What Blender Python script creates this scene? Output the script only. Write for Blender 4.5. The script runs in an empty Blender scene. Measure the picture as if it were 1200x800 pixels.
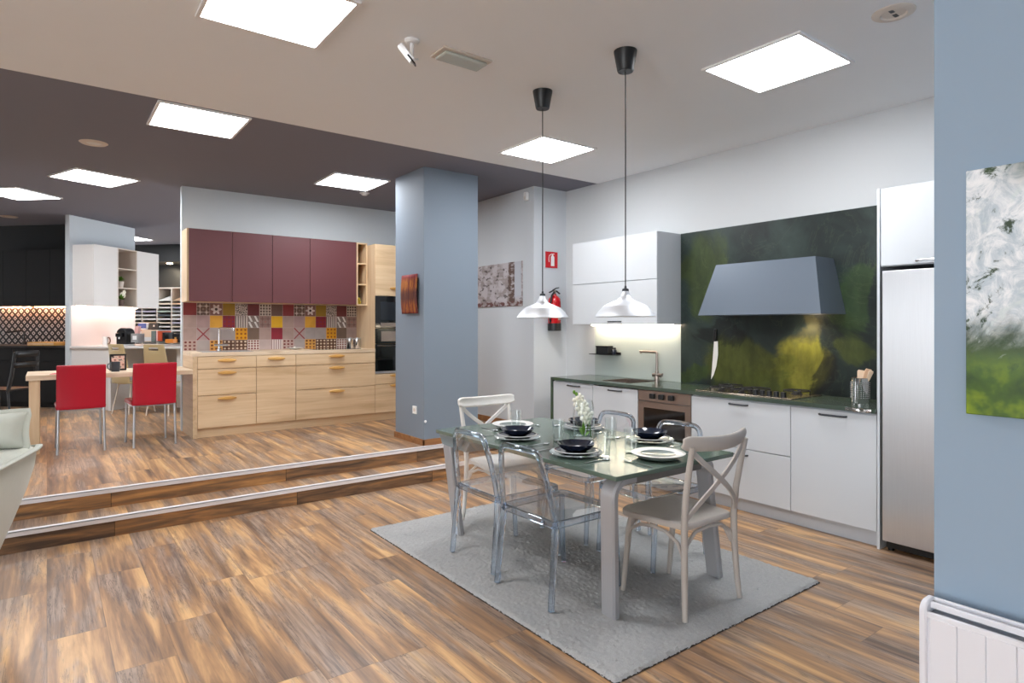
EXPO = 1.32; WORLD = 3.0
import bpy, bmesh, math, random
from mathutils import Matrix, Vector
random.seed(7)
sc = bpy.context.scene
COL = sc.collection
PI = math.pi
R45 = Matrix.Rotation(-PI/4, 4, 'Z')          # the showroom island stands at 45 degrees: frame (b, a, z)
WM = {}

# ------------------------------------------------------------------ mesh builder
class MB:
    def __init__(s, M=None):
        s.bm = bmesh.new(); s.M = M; s.uvs = None
    def _v(s, p):
        p = Vector(p)
        return s.bm.verts.new(s.M @ p if s.M else p)
    def face(s, vs, mi=0):
        try:
            f = s.bm.faces.new(vs); f.material_index = mi; return f
        except ValueError:
            return None
    def box(s, x0, x1, y0, y1, z0, z1, mi=0):
        if x0 > x1: x0, x1 = x1, x0
        if y0 > y1: y0, y1 = y1, y0
        if z0 > z1: z0, z1 = z1, z0
        v = [s._v(p) for p in ((x0,y0,z0),(x1,y0,z0),(x1,y1,z0),(x0,y1,z0),(x0,y0,z1),(x1,y0,z1),(x1,y1,z1),(x0,y1,z1))]
        for q in ((3,2,1,0),(4,5,6,7),(0,1,5,4),(1,2,6,5),(2,3,7,6),(3,0,4,7)):
            s.face([v[i] for i in q], mi)
        return s
    def hexa(s, pts, mi=0):
        v = [s._v(p) for p in pts]
        for q in ((3,2,1,0),(4,5,6,7),(0,1,5,4),(1,2,6,5),(2,3,7,6),(3,0,4,7)):
            s.face([v[i] for i in q], mi)
        return s
    def prism(s, poly, lo, hi, axis='z', mi=0):
        def P(u, w, h):
            return {'z': (u, w, h), 'x': (h, u, w), 'y': (u, h, w)}[axis]
        a = [s._v(P(u, w, lo)) for u, w in poly]; b = [s._v(P(u, w, hi)) for u, w in poly]
        n = len(poly)
        s.face(a[::-1], mi); s.face(b, mi)
        for i in range(n):
            j = (i+1) % n
            s.face([a[i], a[j], b[j], b[i]], mi)
        return s
    def lathe(s, prof, c=(0,0,0), n=28, sx=1, sy=1, mi=0, closed=False, rot=None):
        c = Vector(c); rings = []
        for r, z in prof:
            if r < 1e-6:
                p = Vector((0,0,z)); p = rot @ p if rot else p
                rings.append([s._v(c + p)])
            else:
                ring = []
                for i in range(n):
                    t = 2*PI*i/n
                    p = Vector((r*math.cos(t)*sx, r*math.sin(t)*sy, z)); p = rot @ p if rot else p
                    ring.append(s._v(c + p))
                rings.append(ring)
        seq = list(zip(rings[:-1], rings[1:]))
        if closed: seq.append((rings[-1], rings[0]))
        for A, B in seq:
            if len(A) == 1 and len(B) == 1: continue
            for i in range(n):
                j = (i+1) % n
                if len(A) == 1: s.face([A[0], B[j], B[i]], mi)
                elif len(B) == 1: s.face([A[i], A[j], B[0]], mi)
                else: s.face([A[i], A[j], B[j], B[i]], mi)
        return s
    def cyl(s, p0, p1, r0, r1=None, n=16, mi=0):
        r1 = r0 if r1 is None else r1
        return s.tube([p0, p1], [r0, r1], n, mi=mi)
    def tube(s, pts, r, n=10, closed=False, sec=None, up=(0,0,1), caps=True, mi=0):
        """sweep; r: radius or list; sec: (half width, half height) rectangle-ish section, up: its height direction"""
        P = [Vector(p) for p in pts]; N = len(P); up = Vector(up)
        R = r if isinstance(r, (list, tuple)) else [r]*N
        rings = []; prev = None
        for i in range(N):
            if closed: t = P[(i+1) % N] - P[i-1]
            elif i == 0: t = P[1]-P[0]
            elif i == N-1: t = P[-1]-P[-2]
            else: t = (P[i+1]-P[i]).normalized() + (P[i]-P[i-1]).normalized()
            t.normalize()
            if sec:
                side = t.cross(up)
                if side.length < 1e-4: side = prev or Vector((1,0,0))
                side.normalize(); nn = side.cross(t).normalized(); prev = side
            else:
                if prev is None:
                    a = Vector((0,0,1)) if abs(t.z) < .9 else Vector((1,0,0))
                    side = t.cross(a).normalized()
                else:
                    side = prev - t*prev.dot(t)
                    side.normalize()
                prev = side; nn = side.cross(t).normalized()
            ring = []
            if sec:
                w, h = (sec[i] if isinstance(sec[0], (list, tuple)) else sec)
                b = min(w, h)*.45
                for u, v in ((w-b,h),(-w+b,h),(-w,h-b),(-w,-h+b),(-w+b,-h),(w-b,-h),(w,-h+b),(w,h-b)):
                    ring.append(s._v(P[i] + side*u + nn*v))
            else:
                for k in range(n):
                    a = 2*PI*k/n
                    ring.append(s._v(P[i] + side*(R[i]*math.cos(a)) + nn*(R[i]*math.sin(a))))
            rings.append(ring)
        m = len(rings[0])
        pairs = list(zip(rings[:-1], rings[1:]))
        if closed: pairs.append((rings[-1], rings[0]))
        for A, B in pairs:
            for k in range(m):
                j = (k+1) % m
                s.face([A[k], B[k], B[j], A[j]], mi)
        if caps and not closed:
            s.face(rings[0], mi); s.face(rings[-1][::-1], mi)
        return s
    def grid(s, fn, nu, nv, mi=0, thick=None):
        V = [[s._v(fn(i/nu, j/nv)) for j in range(nv+1)] for i in range(nu+1)]
        for i in range(nu):
            for j in range(nv):
                s.face([V[i][j], V[i+1][j], V[i+1][j+1], V[i][j+1]], mi)
        return s
    def ball(s, c, rx, ry=None, rz=None, n=16, m=10, rot=None, mi=0):
        ry = rx if ry is None else ry; rz = rx if rz is None else rz
        prof = [(math.sin(PI*i/m), -math.cos(PI*i/m)) for i in range(m+1)]
        c = Vector(c); rings = []
        for r, z in prof:
            if r < 1e-5:
                p = Vector((0,0,z*rz)); p = rot @ p if rot else p
                rings.append([s._v(c+p)])
            else:
                ring = []
                for i in range(n):
                    t = 2*PI*i/n
                    p = Vector((r*math.cos(t)*rx, r*math.sin(t)*ry, z*rz)); p = rot @ p if rot else p
                    ring.append(s._v(c+p))
                rings.append(ring)
        for A, B in zip(rings[:-1], rings[1:]):
            for i in range(n):
                j = (i+1) % n
                if len(A) == 1: s.face([A[0], B[j], B[i]], mi)
                elif len(B) == 1: s.face([A[i], A[j], B[0]], mi)
                else: s.face([A[i], A[j], B[j], B[i]], mi)
        return s
    def build(s, name, mats, parent=None, bevel=0, smooth=35, local=False, solid=0, segs=2, subsurf=0, recalc=True):
        bm = s.bm
        if recalc: bmesh.ops.recalc_face_normals(bm, faces=bm.faces[:])
        if parent is not None and not local:
            bmesh.ops.transform(bm, matrix=WM[parent.name].inverted(), verts=bm.verts[:])
        me = bpy.data.meshes.new(name)
        bm.to_mesh(me); bm.free()
        for m in (mats if isinstance(mats, (list, tuple)) else [mats]): me.materials.append(m)
        if smooth:
            me.polygons.foreach_set('use_smooth', [True]*len(me.polygons))
            me.set_sharp_from_angle(angle=math.radians(smooth))
        o = bpy.data.objects.new(name, me); COL.objects.link(o)
        if parent is not None:
            o.parent = parent; WM[o.name] = WM[parent.name].copy()
        else:
            WM[o.name] = Matrix.Identity(4)
        if solid:
            md = o.modifiers.new('thickness', 'SOLIDIFY'); md.thickness = solid; md.offset = 0
        if bevel:
            md = o.modifiers.new('rounding', 'BEVEL'); md.width = bevel; md.segments = segs
            md.limit_method = 'ANGLE'; md.angle_limit = math.radians(40); md.harden_normals = False
        if subsurf:
            md = o.modifiers.new('smooth', 'SUBSURF'); md.levels = subsurf; md.render_levels = subsurf
        return o

def thing(name, label, cat, loc=(0,0,0), rz=0, group=None):
    o = bpy.data.objects.new(name, None); COL.objects.link(o)
    o.empty_display_size = .1
    o.location = loc; o.rotation_euler = (0,0,rz)
    o['label'] = label; o['category'] = cat
    if group: o['group'] = group
    WM[o.name] = Matrix.Translation(Vector(loc)) @ Matrix.Rotation(rz, 4, 'Z')
    return o
def tag(o, label, cat, group=None):
    """a thing that is one mesh: the origin goes to the middle of its base"""
    o['label'] = label; o['category'] = cat
    if group: o['group'] = group
    me = o.data
    xs = [v.co.x for v in me.vertices]; ys = [v.co.y for v in me.vertices]; zs = [v.co.z for v in me.vertices]
    c = Vector(((min(xs)+max(xs))/2, (min(ys)+max(ys))/2, min(zs)))
    me.transform(Matrix.Translation(-c)); o.location = c
    WM[o.name] = Matrix.Translation(c)
    return o
def struct(o):
    o['kind'] = 'structure'; return o
def dup(root, loc, rz=None, label=None, group=None):
    r = root.copy(); COL.objects.link(r); r.location = loc
    if rz is not None: r.rotation_euler = (0,0,rz)
    if label: r['label'] = label
    if group: r['group'] = group
    for ch in list(root.children):
        c = ch.copy(); COL.objects.link(c); c.parent = r
        for g in list(ch.children):
            d = g.copy(); COL.objects.link(d); d.parent = c
    return r
def plabel(o, t): o['label'] = t; return o

# ------------------------------------------------------------------ materials
def lin(c):
    if isinstance(c, str):
        c = [int(c[i:i+2], 16) for i in (0,2,4)]
    c = [v/255 for v in c[:3]]
    return tuple((v/12.92 if v <= .04045 else ((v+.055)/1.055)**2.4) for v in c) + (1,)
class NT:
    def __init__(s, name):
        s.m = bpy.data.materials.new(name); s.m.use_nodes = True
        s.t = s.m.node_tree; s.t.nodes.clear()
        s.out = s.t.nodes.new('ShaderNodeOutputMaterial')
    def n(s, typ, props=None, **ins):
        nd = s.t.nodes.new(typ)
        for k, v in (props or {}).items(): setattr(nd, k, v)
        for k, v in ins.items():
            k2 = int(k[1:]) if k[0] == '_' and k[1:].isdigit() else k.replace('__', ' ')
            s.set(nd.inputs[k2], v)
        return nd
    def set(s, inp, v):
        if isinstance(v, bpy.types.NodeSocket): s.t.links.new(v, inp)
        elif isinstance(v, bpy.types.Node): s.t.links.new(v.outputs[0], inp)
        else:
            try: inp.default_value = v
            except Exception:
                inp.default_value = tuple(v)[:len(inp.default_value)]
    def math(s, op, a, b=0.0, c=None, clamp=False):
        nd = s.n('ShaderNodeMath', {'operation': op, 'use_clamp': clamp}, _0=a, _1=b)
        if c is not None: s.set(nd.inputs[2], c)
        return nd.outputs[0]
    def mix(s, f, a, b, mode='MIX'):
        nd = s.n('ShaderNodeMix', {'data_type': 'RGBA', 'blend_type': mode})
        s.set(nd.inputs[0], f); s.set(nd.inputs[6], a); s.set(nd.inputs[7], b)
        return nd.outputs[2]
    def ramp(s, f, stops, interp='LINEAR'):
        nd = s.n('ShaderNodeValToRGB'); cr = nd.color_ramp; cr.interpolation = interp
        while len(cr.elements) < len(stops): cr.elements.new(.5)
        for e, (p, c) in zip(cr.elements, stops):
            e.position = p; e.color = c if len(c) == 4 else tuple(c)+(1,)
        s.set(nd.inputs[0], f); return nd.outputs[0]
    def smooth(s, v, a, b):
        nd = s.n('ShaderNodeMapRange', {'interpolation_type': 'SMOOTHSTEP'})
        s.set(nd.inputs[0], v); s.set(nd.inputs[1], a); s.set(nd.inputs[2], b)
        return nd.outputs[0]
    def pos(s): return s.n('ShaderNodeNewGeometry').outputs['Position']
    def obj(s): return s.n('ShaderNodeTexCoord').outputs['Object']
    def uv(s): return s.n('ShaderNodeTexCoord').outputs['UV']
    def sep(s, v):
        nd = s.n('ShaderNodeSeparateXYZ', _0=v); return nd.outputs
    def comb(s, x, y, z=0.0): return s.n('ShaderNodeCombineXYZ', _0=x, _1=y, _2=z).outputs[0]
    def scale(s, v, sc_):
        return s.n('ShaderNodeMapping', None, Vector=v, Scale=sc_).outputs[0]
    def noise(s, v, scale=5, detail=3, rough=.5, dist=0):
        nd = s.n('ShaderNodeTexNoise', None, Vector=v, Scale=scale, Detail=detail, Roughness=rough, Distortion=dist)
        return nd.outputs
    def bump(s, h, strength=.2, dist=.01):
        return s.n('ShaderNodeBump', None, Height=h, Strength=strength, Distance=dist).outputs[0]
    def bsdf(s, color, rough=.5, metal=0., normal=None, spec=.5, coat=0., trans=0., ior=1.45, emit=None, estr=0., sheen=0.):
        b = s.n('ShaderNodeBsdfPrincipled')
        s.set(b.inputs['Base Color'], color); s.set(b.inputs['Roughness'], rough); s.set(b.inputs['Metallic'], metal)
        s.set(b.inputs['Specular IOR Level'], spec); s.set(b.inputs['Coat Weight'], coat); s.set(b.inputs['Coat Roughness'], .1)
        s.set(b.inputs['Transmission Weight'], trans); s.set(b.inputs['IOR'], ior); s.set(b.inputs['Sheen Weight'], sheen)
        if emit is not None: s.set(b.inputs['Emission Color'], emit); s.set(b.inputs['Emission Strength'], estr)
        if normal is not None: s.set(b.inputs['Normal'], normal)
        s.t.links.new(b.outputs[0], s.out.inputs[0]); return b
def mat(name, c, rough=.5, metal=0., var=.05, scale=6, bump=0., bscale=60, spec=.5, coat=0., sheen=0.):
    t = NT(name); o = t.obj()
    n = t.noise(o, scale, 3)[0]
    col = t.mix(t.math('MULTIPLY', n, var*2), lin(c), tuple(v*.72 for v in lin(c)[:3])+(1,))
    nb = t.bump(t.noise(o, bscale, 3)[0], bump, .004) if bump else None
    t.bsdf(col, rough, metal, nb, spec, coat, sheen=sheen)
    return t.m
def emat(name, c, strength):
    t = NT(name)
    e = t.n('ShaderNodeEmission', None, Color=lin(c), Strength=strength)
    t.t.links.new(e.outputs[0], t.out.inputs[0]); return t.m
def metal_mat(name, c, rough=.25, stretch=(1,60,60), amt=.08, dk=.1):
    t = NT(name); o = t.obj()
    n = t.noise(t.scale(o, stretch), 8, 3)[0]
    t.bsdf(t.mix(n, lin(c), tuple(v*(1-dk) for v in lin(c)[:3])+(1,)), t.math('ADD', rough, t.math('MULTIPLY', t.math('SUBTRACT', n, .5), amt)), 1.)
    return t.m
def oak_mat(name, c1, c2, c3, axis='x', rough=.45):
    t = NT(name); o = t.pos()
    st = {'x': (.7,9,9), 'y': (9,.7,9), 'z': (9,9,.7)}[axis]
    st2 = {'x': (1.2,45,45), 'y': (45,1.2,45), 'z': (45,45,1.2)}[axis]
    n1 = t.noise(t.scale(o, st), 1.3, 4, .55, .5)[0]; n2 = t.noise(t.scale(o, st2), 1.5, 3)[0]
    kn = t.noise(t.scale(o, tuple(min(v, 3.2) for v in st)), 1.6, 2)[0]
    col = t.ramp(n1, [(.28, lin(c3)), (.47, lin(c1)), (.72, lin(c2))])
    col = t.mix(t.math('MULTIPLY', t.smooth(n2, .45, .75), .35), col, lin(c3))
    col = t.mix(t.math('MULTIPLY', t.smooth(kn, .66, .76), .45), col, lin((128,96,66)))
    t.bsdf(col, rough, 0, t.bump(n2, .06, .002)); return t.m
def thin_glass(name, tint=(.95,.97,.97), refl=.05, rough=.02, extra=0.):
    """thin-walled clear glass: the transparent part lets light pass, the rest reflects by Fresnel"""
    t = NT(name)
    tr = t.n('ShaderNodeBsdfTransparent', None, Color=tuple(tint)+(1,))
    gl = t.n('ShaderNodeBsdfGlossy', None, Color=(1,1,1,1), Roughness=rough)
    n = t.noise(t.obj(), 9, 2)[0]
    lw = t.n('ShaderNodeLayerWeight', None, Blend=.28)
    f = t.math('ADD', t.math('MULTIPLY', t.math('POWER', lw.outputs[1], 1.5), .95), t.math('ADD', refl*.5, t.math('MULTIPLY', n, refl)), clamp=True)
    mx = t.n('ShaderNodeMixShader', None, _0=f, _1=tr.outputs[0], _2=gl.outputs[0])
    t.t.links.new(mx.outputs[0], t.out.inputs[0]); return t.m
def acrylic(name, tint, clear=.5, ior=1.42, rough=.02):
    t = NT(name)
    n = t.noise(t.obj(), 14, 2)[0]
    tr = t.n('ShaderNodeBsdfTransparent', None, Color=tuple(tint)+(1,))
    g = t.n('ShaderNodeBsdfGlass', None, Color=tuple(tint)+(1,), IOR=ior, Roughness=rough)
    mx = t.n('ShaderNodeMixShader', None, _0=t.math('ADD', clear-.05, t.math('MULTIPLY', n, .1)), _1=g.outputs[0], _2=tr.outputs[0])
    t.t.links.new(mx.outputs[0], t.out.inputs[0]); return t.m

def floor_mat(name):
    t = NT(name); p = t.sep(t.pos())
    u = t.math('DIVIDE', p[0], .235); row = t.math('FLOOR', u); fu = t.math('FRACT', u)
    off = t.n('ShaderNodeTexWhiteNoise', {'noise_dimensions': '1D'}); t.set(off.inputs['W'], row)
    v = t.math('ADD', t.math('DIVIDE', p[1], 1.28), t.math('MULTIPLY', off.outputs[0], 3.7))
    colx = t.math('FLOOR', v); fv = t.math('FRACT', v)
    wn = t.n('ShaderNodeTexWhiteNoise', {'noise_dimensions': '2D'}); t.set(wn.inputs[0], t.comb(row, colx))
    r = wn.outputs[0]; rc = t.sep(wn.outputs[1])
    rz = t.math('MULTIPLY', r, 41.)
    c1 = t.comb(t.math('MULTIPLY', p[0], 8.), t.math('MULTIPLY', p[1], .5), rz)
    c2 = t.comb(t.math('MULTIPLY', p[0], 40.), t.math('MULTIPLY', p[1], 1.7), rz)
    c3 = t.comb(t.math('MULTIPLY', p[0], 5.), t.math('MULTIPLY', p[1], .9), t.math('ADD', rz, 9.))
    big = t.noise(c1, 1.3, 5, .6, .5)[0]; fine = t.noise(c2, 1.4, 5, .62, .3)[0]; patch = t.noise(c3, 1.4, 4, .6)[0]
    k = t.math('ADD', t.math('ADD', big, t.math('MULTIPLY', t.math('SUBTRACT', fine, .5), .17)), t.math('MULTIPLY', t.math('SUBTRACT', rc[0], .5), .07))
    col = t.ramp(k, [(.30, lin((88,70,60))), (.40, lin((132,104,82))), (.49, lin((166,128,94))), (.57, lin((198,155,110))), (.68, lin((226,184,130)))])
    grey = t.mix(t.smooth(fine, .3, .7), lin((116,101,93)), lin((184,162,145)))
    col = t.mix(t.math('MULTIPLY', t.smooth(patch, .46, .60), .72), col, grey)
    vein = t.noise(c2, .5, 6, .7, 1.0)[0]
    crack = t.math('SUBTRACT', 1., t.smooth(t.math('ABSOLUTE', t.math('SUBTRACT', vein, .5)), .004, .02))
    col = t.mix(t.math('MULTIPLY', crack, t.math('MULTIPLY', t.smooth(patch, .4, .6), .6)), col, lin((66,52,44)))
    su = t.math('LESS_THAN', t.math('MINIMUM', fu, t.math('SUBTRACT', 1., fu)), .007)
    sv = t.math('LESS_THAN', t.math('MINIMUM', fv, t.math('SUBTRACT', 1., fv)), .0014)
    seam = t.math('MAXIMUM', su, sv)
    col = t.mix(t.math('MULTIPLY', seam, .38), col, lin((66,50,41)))
    hb = t.math('SUBTRACT', t.math('MULTIPLY', fine, .4), seam)
    t.bsdf(col, t.math('ADD', .26, t.math('MULTIPLY', fine, .14)), 0, t.bump(hb, .08, .002), spec=.5)
    return t.m
def marble_mat(name, blobs=(), rough=.18, wall=True):
    """dark green polished stone with pale veins; blobs: (y, z, ry, rz, colour, amount) clouds and painted glow on the slab"""
    t = NT(name); P = t.pos(); p = t.sep(P)
    nz = t.noise(P, 2.1, 5, .6, .6); nc = t.sep(nz[1])
    dark = t.ramp(nz[0], [(.3, lin((18,24,25))), (.5, lin((38,49,47))), (.7, lin((54,68,63)))])
    col = dark
    for (y, z, ry, rz, c, amt) in blobs:
        dy = t.math('ADD', p[1], t.math('MULTIPLY', t.math('SUBTRACT', nc[0], .5), .75)); dz = t.math('ADD', p[2], t.math('MULTIPLY', t.math('SUBTRACT', nc[1], .5), .65))
        a = t.math('DIVIDE', t.math('SUBTRACT', dy, y), ry); b = t.math('DIVIDE', t.math('SUBTRACT', dz, z), rz)
        d = t.math('SQRT', t.math('ADD', t.math('MULTIPLY', a, a), t.math('MULTIPLY', b, b)))
        f = t.math('MULTIPLY', t.smooth(d, 1.15, .78), amt)
        brush = t.noise(t.comb(t.math('MULTIPLY', p[1], 9.), t.math('MULTIPLY', p[2], 3.5), t.math('MULTIPLY', nc[2], 3.)), 1.6, 4)[0]
        col = t.mix(f, col, t.mix(t.smooth(brush, .25, .75), tuple(v*.55 for v in lin(c)[:3])+(1,), lin(c)))
    if not blobs:
        col = t.mix(.35, col, lin((104,118,104)))
        col = t.mix(t.math('MULTIPLY', t.smooth(nc[2], .5, .68), .75), col, lin((74,92,58)))
    w = t.noise(P, 1.7, 6, .65, 1.2)[0]
    vein = t.math('SUBTRACT', 1., t.smooth(t.math('ABSOLUTE', t.math('SUBTRACT', w, .5)), .0, .012))
    col = t.mix(t.math('MULTIPLY', vein, .05), col, lin((150,160,120)))
    t.bsdf(col, rough, 0, None, spec=.5); return t.m

M = {}
M['ceil'] = mat('white_ceiling_paint', (236,237,238), .9, var=.02)
M['dceil'] = mat('plum_grey_ceiling_paint', (122,121,132), .85, var=.02)
M['wall'] = mat('pale_grey_wall_paint', (205,208,210), .8, var=.02, bump=.03, bscale=200)
M['wallp'] = mat('cool_grey_wall_paint', (203,208,213), .8, var=.02, bump=.03, bscale=200)
M['wallb'] = mat('pale_blue_wall_paint', (200,207,213), .8, var=.02, bump=.03, bscale=200)
M['blue'] = mat('blue_grey_wall_paint', (148,168,187), .75, var=.02, bump=.03, bscale=200)
M['blueg'] = mat('blue_grey_column_shaded', (124,136,149), .7, var=.02, bump=.03, bscale=200)  # the blue wall's paint, darkened to put the column's shade into it
M['black'] = mat('near_black_paint', (11,12,14), .6)
M['floor'] = floor_mat('wood_laminate_planks')
M['nose'] = mat('satin_aluminium_nosing', (232,230,232), .5, .1, var=.02)
M['wbase'] = oak_mat('brown_wood_skirting', (150,104,66), (172,124,78), (116,78,48), 'x')
M['front'] = mat('pale_grey_satin_lacquer', (206,210,214), .35, var=.02, coat=.15)
M['fside'] = mat('pale_grey_melamine', (190,194,200), .5, var=.02)
M['carc'] = mat('grey_carcass_board', (150,150,150), .6)
M['dgrey'] = mat('graphite_metal', (66,70,76), .4, .6)
ANI = .0
def fridge_mat():
    t = NT('brushed_fridge_steel'); n = t.noise(t.scale(t.obj(), (1,30,.6)), 8, 2)[0]
    b = t.bsdf(t.mix(n, lin((226,228,231)), lin((218,219,222))), .34, 1.)
    tg_ = t.n('ShaderNodeTangent', {'direction_type': 'RADIAL', 'axis': 'Z'}); t.set(b.inputs['Tangent'], tg_.outputs[0]); t.set(b.inputs['Anisotropic'], .85); t.set(b.inputs['Anisotropic Rotation'], ANI)
    return t.m
M['fridge'] = fridge_mat()
M['steel'] = metal_mat('brushed_steel', (212,213,216), .3, (40,40,.6), .03, .04)
M['chrome'] = metal_mat('polished_steel', (225,225,228), .1, (5,5,5), .05)
M['bronze'] = metal_mat('warm_brushed_steel', (170,158,150), .35, (60,1,60))
M['hobst'] = metal_mat('warm_steel_plate', (198,182,164), .25, (60,1,60))
M['blackg'] = mat('black_glass', (10,11,13), .06, spec=.6)
M['blackp'] = mat('black_plastic', (24,25,27), .4)
M['iron'] = mat('black_cast_iron', (28,28,29), .6, bump=.2)
M['hood'] = mat('slate_grey_hood_steel', (98,108,120), .42, .3, var=.03)
M['splash'] = marble_mat('green_stone_slab', [
    (3.62,1.92,.23,.40,(70,84,42),.75), (2.66,1.17,.26,.33,(138,136,54),.95), (3.22,1.12,.40,.26,(86,92,38),.85), (2.84,1.16,.12,.16,(104,108,40),.7),
    (2.2,1.68,.15,.25,(62,84,46),.65), (3.7,.99,.2,.08,(68,86,40),.75), (2.17,1.26,.15,.16,(76,86,40),.7), (2.95,.99,.3,.12,(84,92,38),.6), (2.55,1.5,.18,.10,(92,86,52),.45),  # last patch here paints the hood lamp's warm glow into the slab
    (2.42,1.05,.10,.2,(30,32,30),.8), (3.45,1.38,.3,.1,(22,26,26),.7)], .34)
M['stone'] = marble_mat('green_stone_worktop', (), .12)
M['gsplash'] = mat('pale_green_back_painted_glass', (190,200,196), .12, var=.02, coat=.3)
M['oakx'] = oak_mat('light_oak_horizontal', (216,187,150), (226,200,164), (196,164,126), 'x')
M['oakz'] = oak_mat('light_oak_vertical', (214,186,150), (224,200,166), (190,158,122), 'z')
M['oaky'] = oak_mat('light_oak_depth', (206,178,142), (218,192,158), (184,152,116), 'y')
M['oaktop'] = oak_mat('pale_oak_top', (222,200,172), (230,212,188), (200,174,142), 'x')
M['oakh'] = oak_mat('honey_oak_handle', (214,166,92), (226,182,112), (186,136,70), 'x')
M['wine'] = mat('burgundy_matt_lacquer', (98,56,59), .45, var=.03)
M['red'] = mat('red_leather', (176,8,38), .45, var=.06, bump=.12, bscale=180)
M['alu'] = metal_mat('satin_aluminium', (200,204,210), .35, (30,30,2))
M['beige'] = mat('khaki_beech_ply', (190,170,128), .5, bump=.05)
M['white'] = mat('white_plastic', (236,236,236), .4, var=.02)
M['whiteg'] = mat('white_lacquer', (226,223,220), .4, var=.02)
M['taupe'] = mat('taupe_board', (168,152,140), .6)
M['taupel'] = mat('light_taupe_edge', (214,202,190), .5)
M['greige'] = mat('greige_moulded_plastic', (186,178,171), .5, var=.04)
M['offwhite'] = mat('off_white_moulded_plastic', (222,219,214), .5, var=.04)
M['tleg'] = mat('satin_grey_table_metal', (168,168,171), .42, .25, var=.03)
M['tapron'] = mat('grey_table_frame', (112,110,108), .45, .25)
M['ghost'] = acrylic('clear_polycarbonate', (.86,.915,.975), .22, 1.46)
M['ghostp'] = thin_glass('clear_polycarbonate_sheet', (.93,.945,.955), .07)
M['glass'] = thin_glass('clear_drinking_glass', (.93,.96,.96), .08)
M['vase'] = thin_glass('clear_vase_glass', (.93,.96,.96), .04)
M['plate'] = thin_glass('clear_plate_glass', (.82,.86,.88), .2)
M['navy'] = mat('navy_glazed_ceramic', (26,33,50), .14, coat=.4)
M['wporc'] = mat('white_porcelain', (240,238,234), .18, coat=.3)
M['greyp'] = mat('grey_green_glaze', (112,124,120), .2, coat=.3)
M['petal'] = mat('ivory_petal', (246,242,226), .6)
M['leafg'] = mat('fresh_green_leaf', (96,140,42), .5)
M['stemg'] = mat('green_stem', (78,110,52), .5)
M['firer'] = mat('fire_red_paint', (196,18,30), .25, coat=.4)
M['shade'] = metal_mat('spun_aluminium', (228,231,236), .52, (2,2,40), .08, .08)
M['shadein'] = mat('white_enamel', (240,240,240), .4)
M['sage'] = mat('sage_linen', (190,193,182), .9, var=.12, scale=30, bump=.35, bscale=420, sheen=.3)
M['rad'] = mat('white_radiator_enamel', (232,232,238), .3, var=.02)
M['radd'] = mat('radiator_grille_grey', (150,152,158), .5)
M['copper'] = mat('warm_paper', (214,170,140), .5)
M['orange'] = mat('orange_card', (214,130,50), .5)
M['rust'] = mat('rust_orange_board', (186,76,44), .5)
M['bluec'] = mat('blue_print', (92,108,176), .4)
M['pinkc'] = mat('pink_card', (210,164,160), .5)
M['lamp'] = emat('panel_diffuser_light', (250,252,255), 13.5)
M['warm'] = emat('warm_led_strip', (255,232,202), 30.)
M['warm2'] = emat('amber_led_strip', (255,178,128), 45.)
M['warm3'] = emat('pinkish_led_strip', (255,214,190), 26.)
M['spotl'] = emat('warm_spot_glow', (255,224,180), 25.)
# ------------------------------------------------------------------ the setting
ZP = .27                                      # height of the raised part of the showroom
XK = 5.0                                      # kitchen wall
def st(name, mb, m, **k): return struct(mb.build(name, m, **k))
st('floor', MB().box(-6, 5.4, -4.5, 5.5, -.15, 0), M['floor'])
st('floor_raised', MB().box(-8, 5.4, 5.49, 16, -.15, ZP), M['floor'])
st('stairs', MB().box(-8, XK, 5.19, 5.489, 0, .135), M['floor'])
# risers: boards running along the step
def riser_mat():
    t = NT('wood_riser_boards'); p = t.sep(t.pos())
    v = t.math('DIVIDE', t.math('ADD', p[0], .9), 1.28); i = t.math('FLOOR', v); fv = t.math('FRACT', v)
    wn = t.n('ShaderNodeTexWhiteNoise', {'noise_dimensions': '2D'}); t.set(wn.inputs[0], t.comb(i, t.math('ROUND', t.math('MULTIPLY', p[1], 4.))))
    r = wn.outputs[0]
    c = t.comb(t.math('MULTIPLY', p[0], 1.6), t.math('MULTIPLY', p[2], 16.), t.math('MULTIPLY', r, 31.))
    n = t.noise(c, 1.4, 4, .55, .6)[0]
    col = t.ramp(t.math('ADD', n, t.math('MULTIPLY', t.math('SUBTRACT', r, .5), .22)), [(.3, lin((80,63,52))), (.48, lin((122,93,68))), (.62, lin((162,118,76))), (.75, lin((194,144,90)))])
    col = t.mix(t.math('MULTIPLY', t.math('LESS_THAN', fv, .004), .7), col, lin((40,30,24)))
    t.bsdf(col, .4); return t.m
M['riser'] = riser_mat()
st('trim_riser', MB().box(-8, XK, 5.183, 5.19, 0, .125), M['riser'])
st('trim_riser', MB().box(-8, XK, 5.483, 5.49, .135, .26), M['riser'])
for yy, zz in ((5.176, .135), (5.476, .27)):
    b = MB().box(-8, XK, yy, yy+.045, zz-.002, zz+.006); b.box(-8, XK, yy, yy+.008, zz-.028, zz+.006)
    st('trim_nosing', b, M['nose'], bevel=.002)
st('ceiling', MB().box(-6, 5.4, -4.5, 5.03, 3.1, 3.35), M['ceil'])
st('ceiling_dark', MB().box(-8, 5.4, 5.03, 16, 3.105, 3.35), M['dceil'])
st('wall_right', MB().box(XK, 5.2, .8, 5.57, 0, 3.12), M['wall'])
st('wall_pier', MB().box(4.5, 5.2, 5.566, 8.2, 0, 3.12), M['wallp'])
st('wall_near', MB().box(2.37, 5.2, -4.5, .805, 0, 3.12), M['blue'])
st('wall_partition', MB().box(1.245, 4.52, 8.0, 8.1, ZP, 3.12), M['wallb'])
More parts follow.
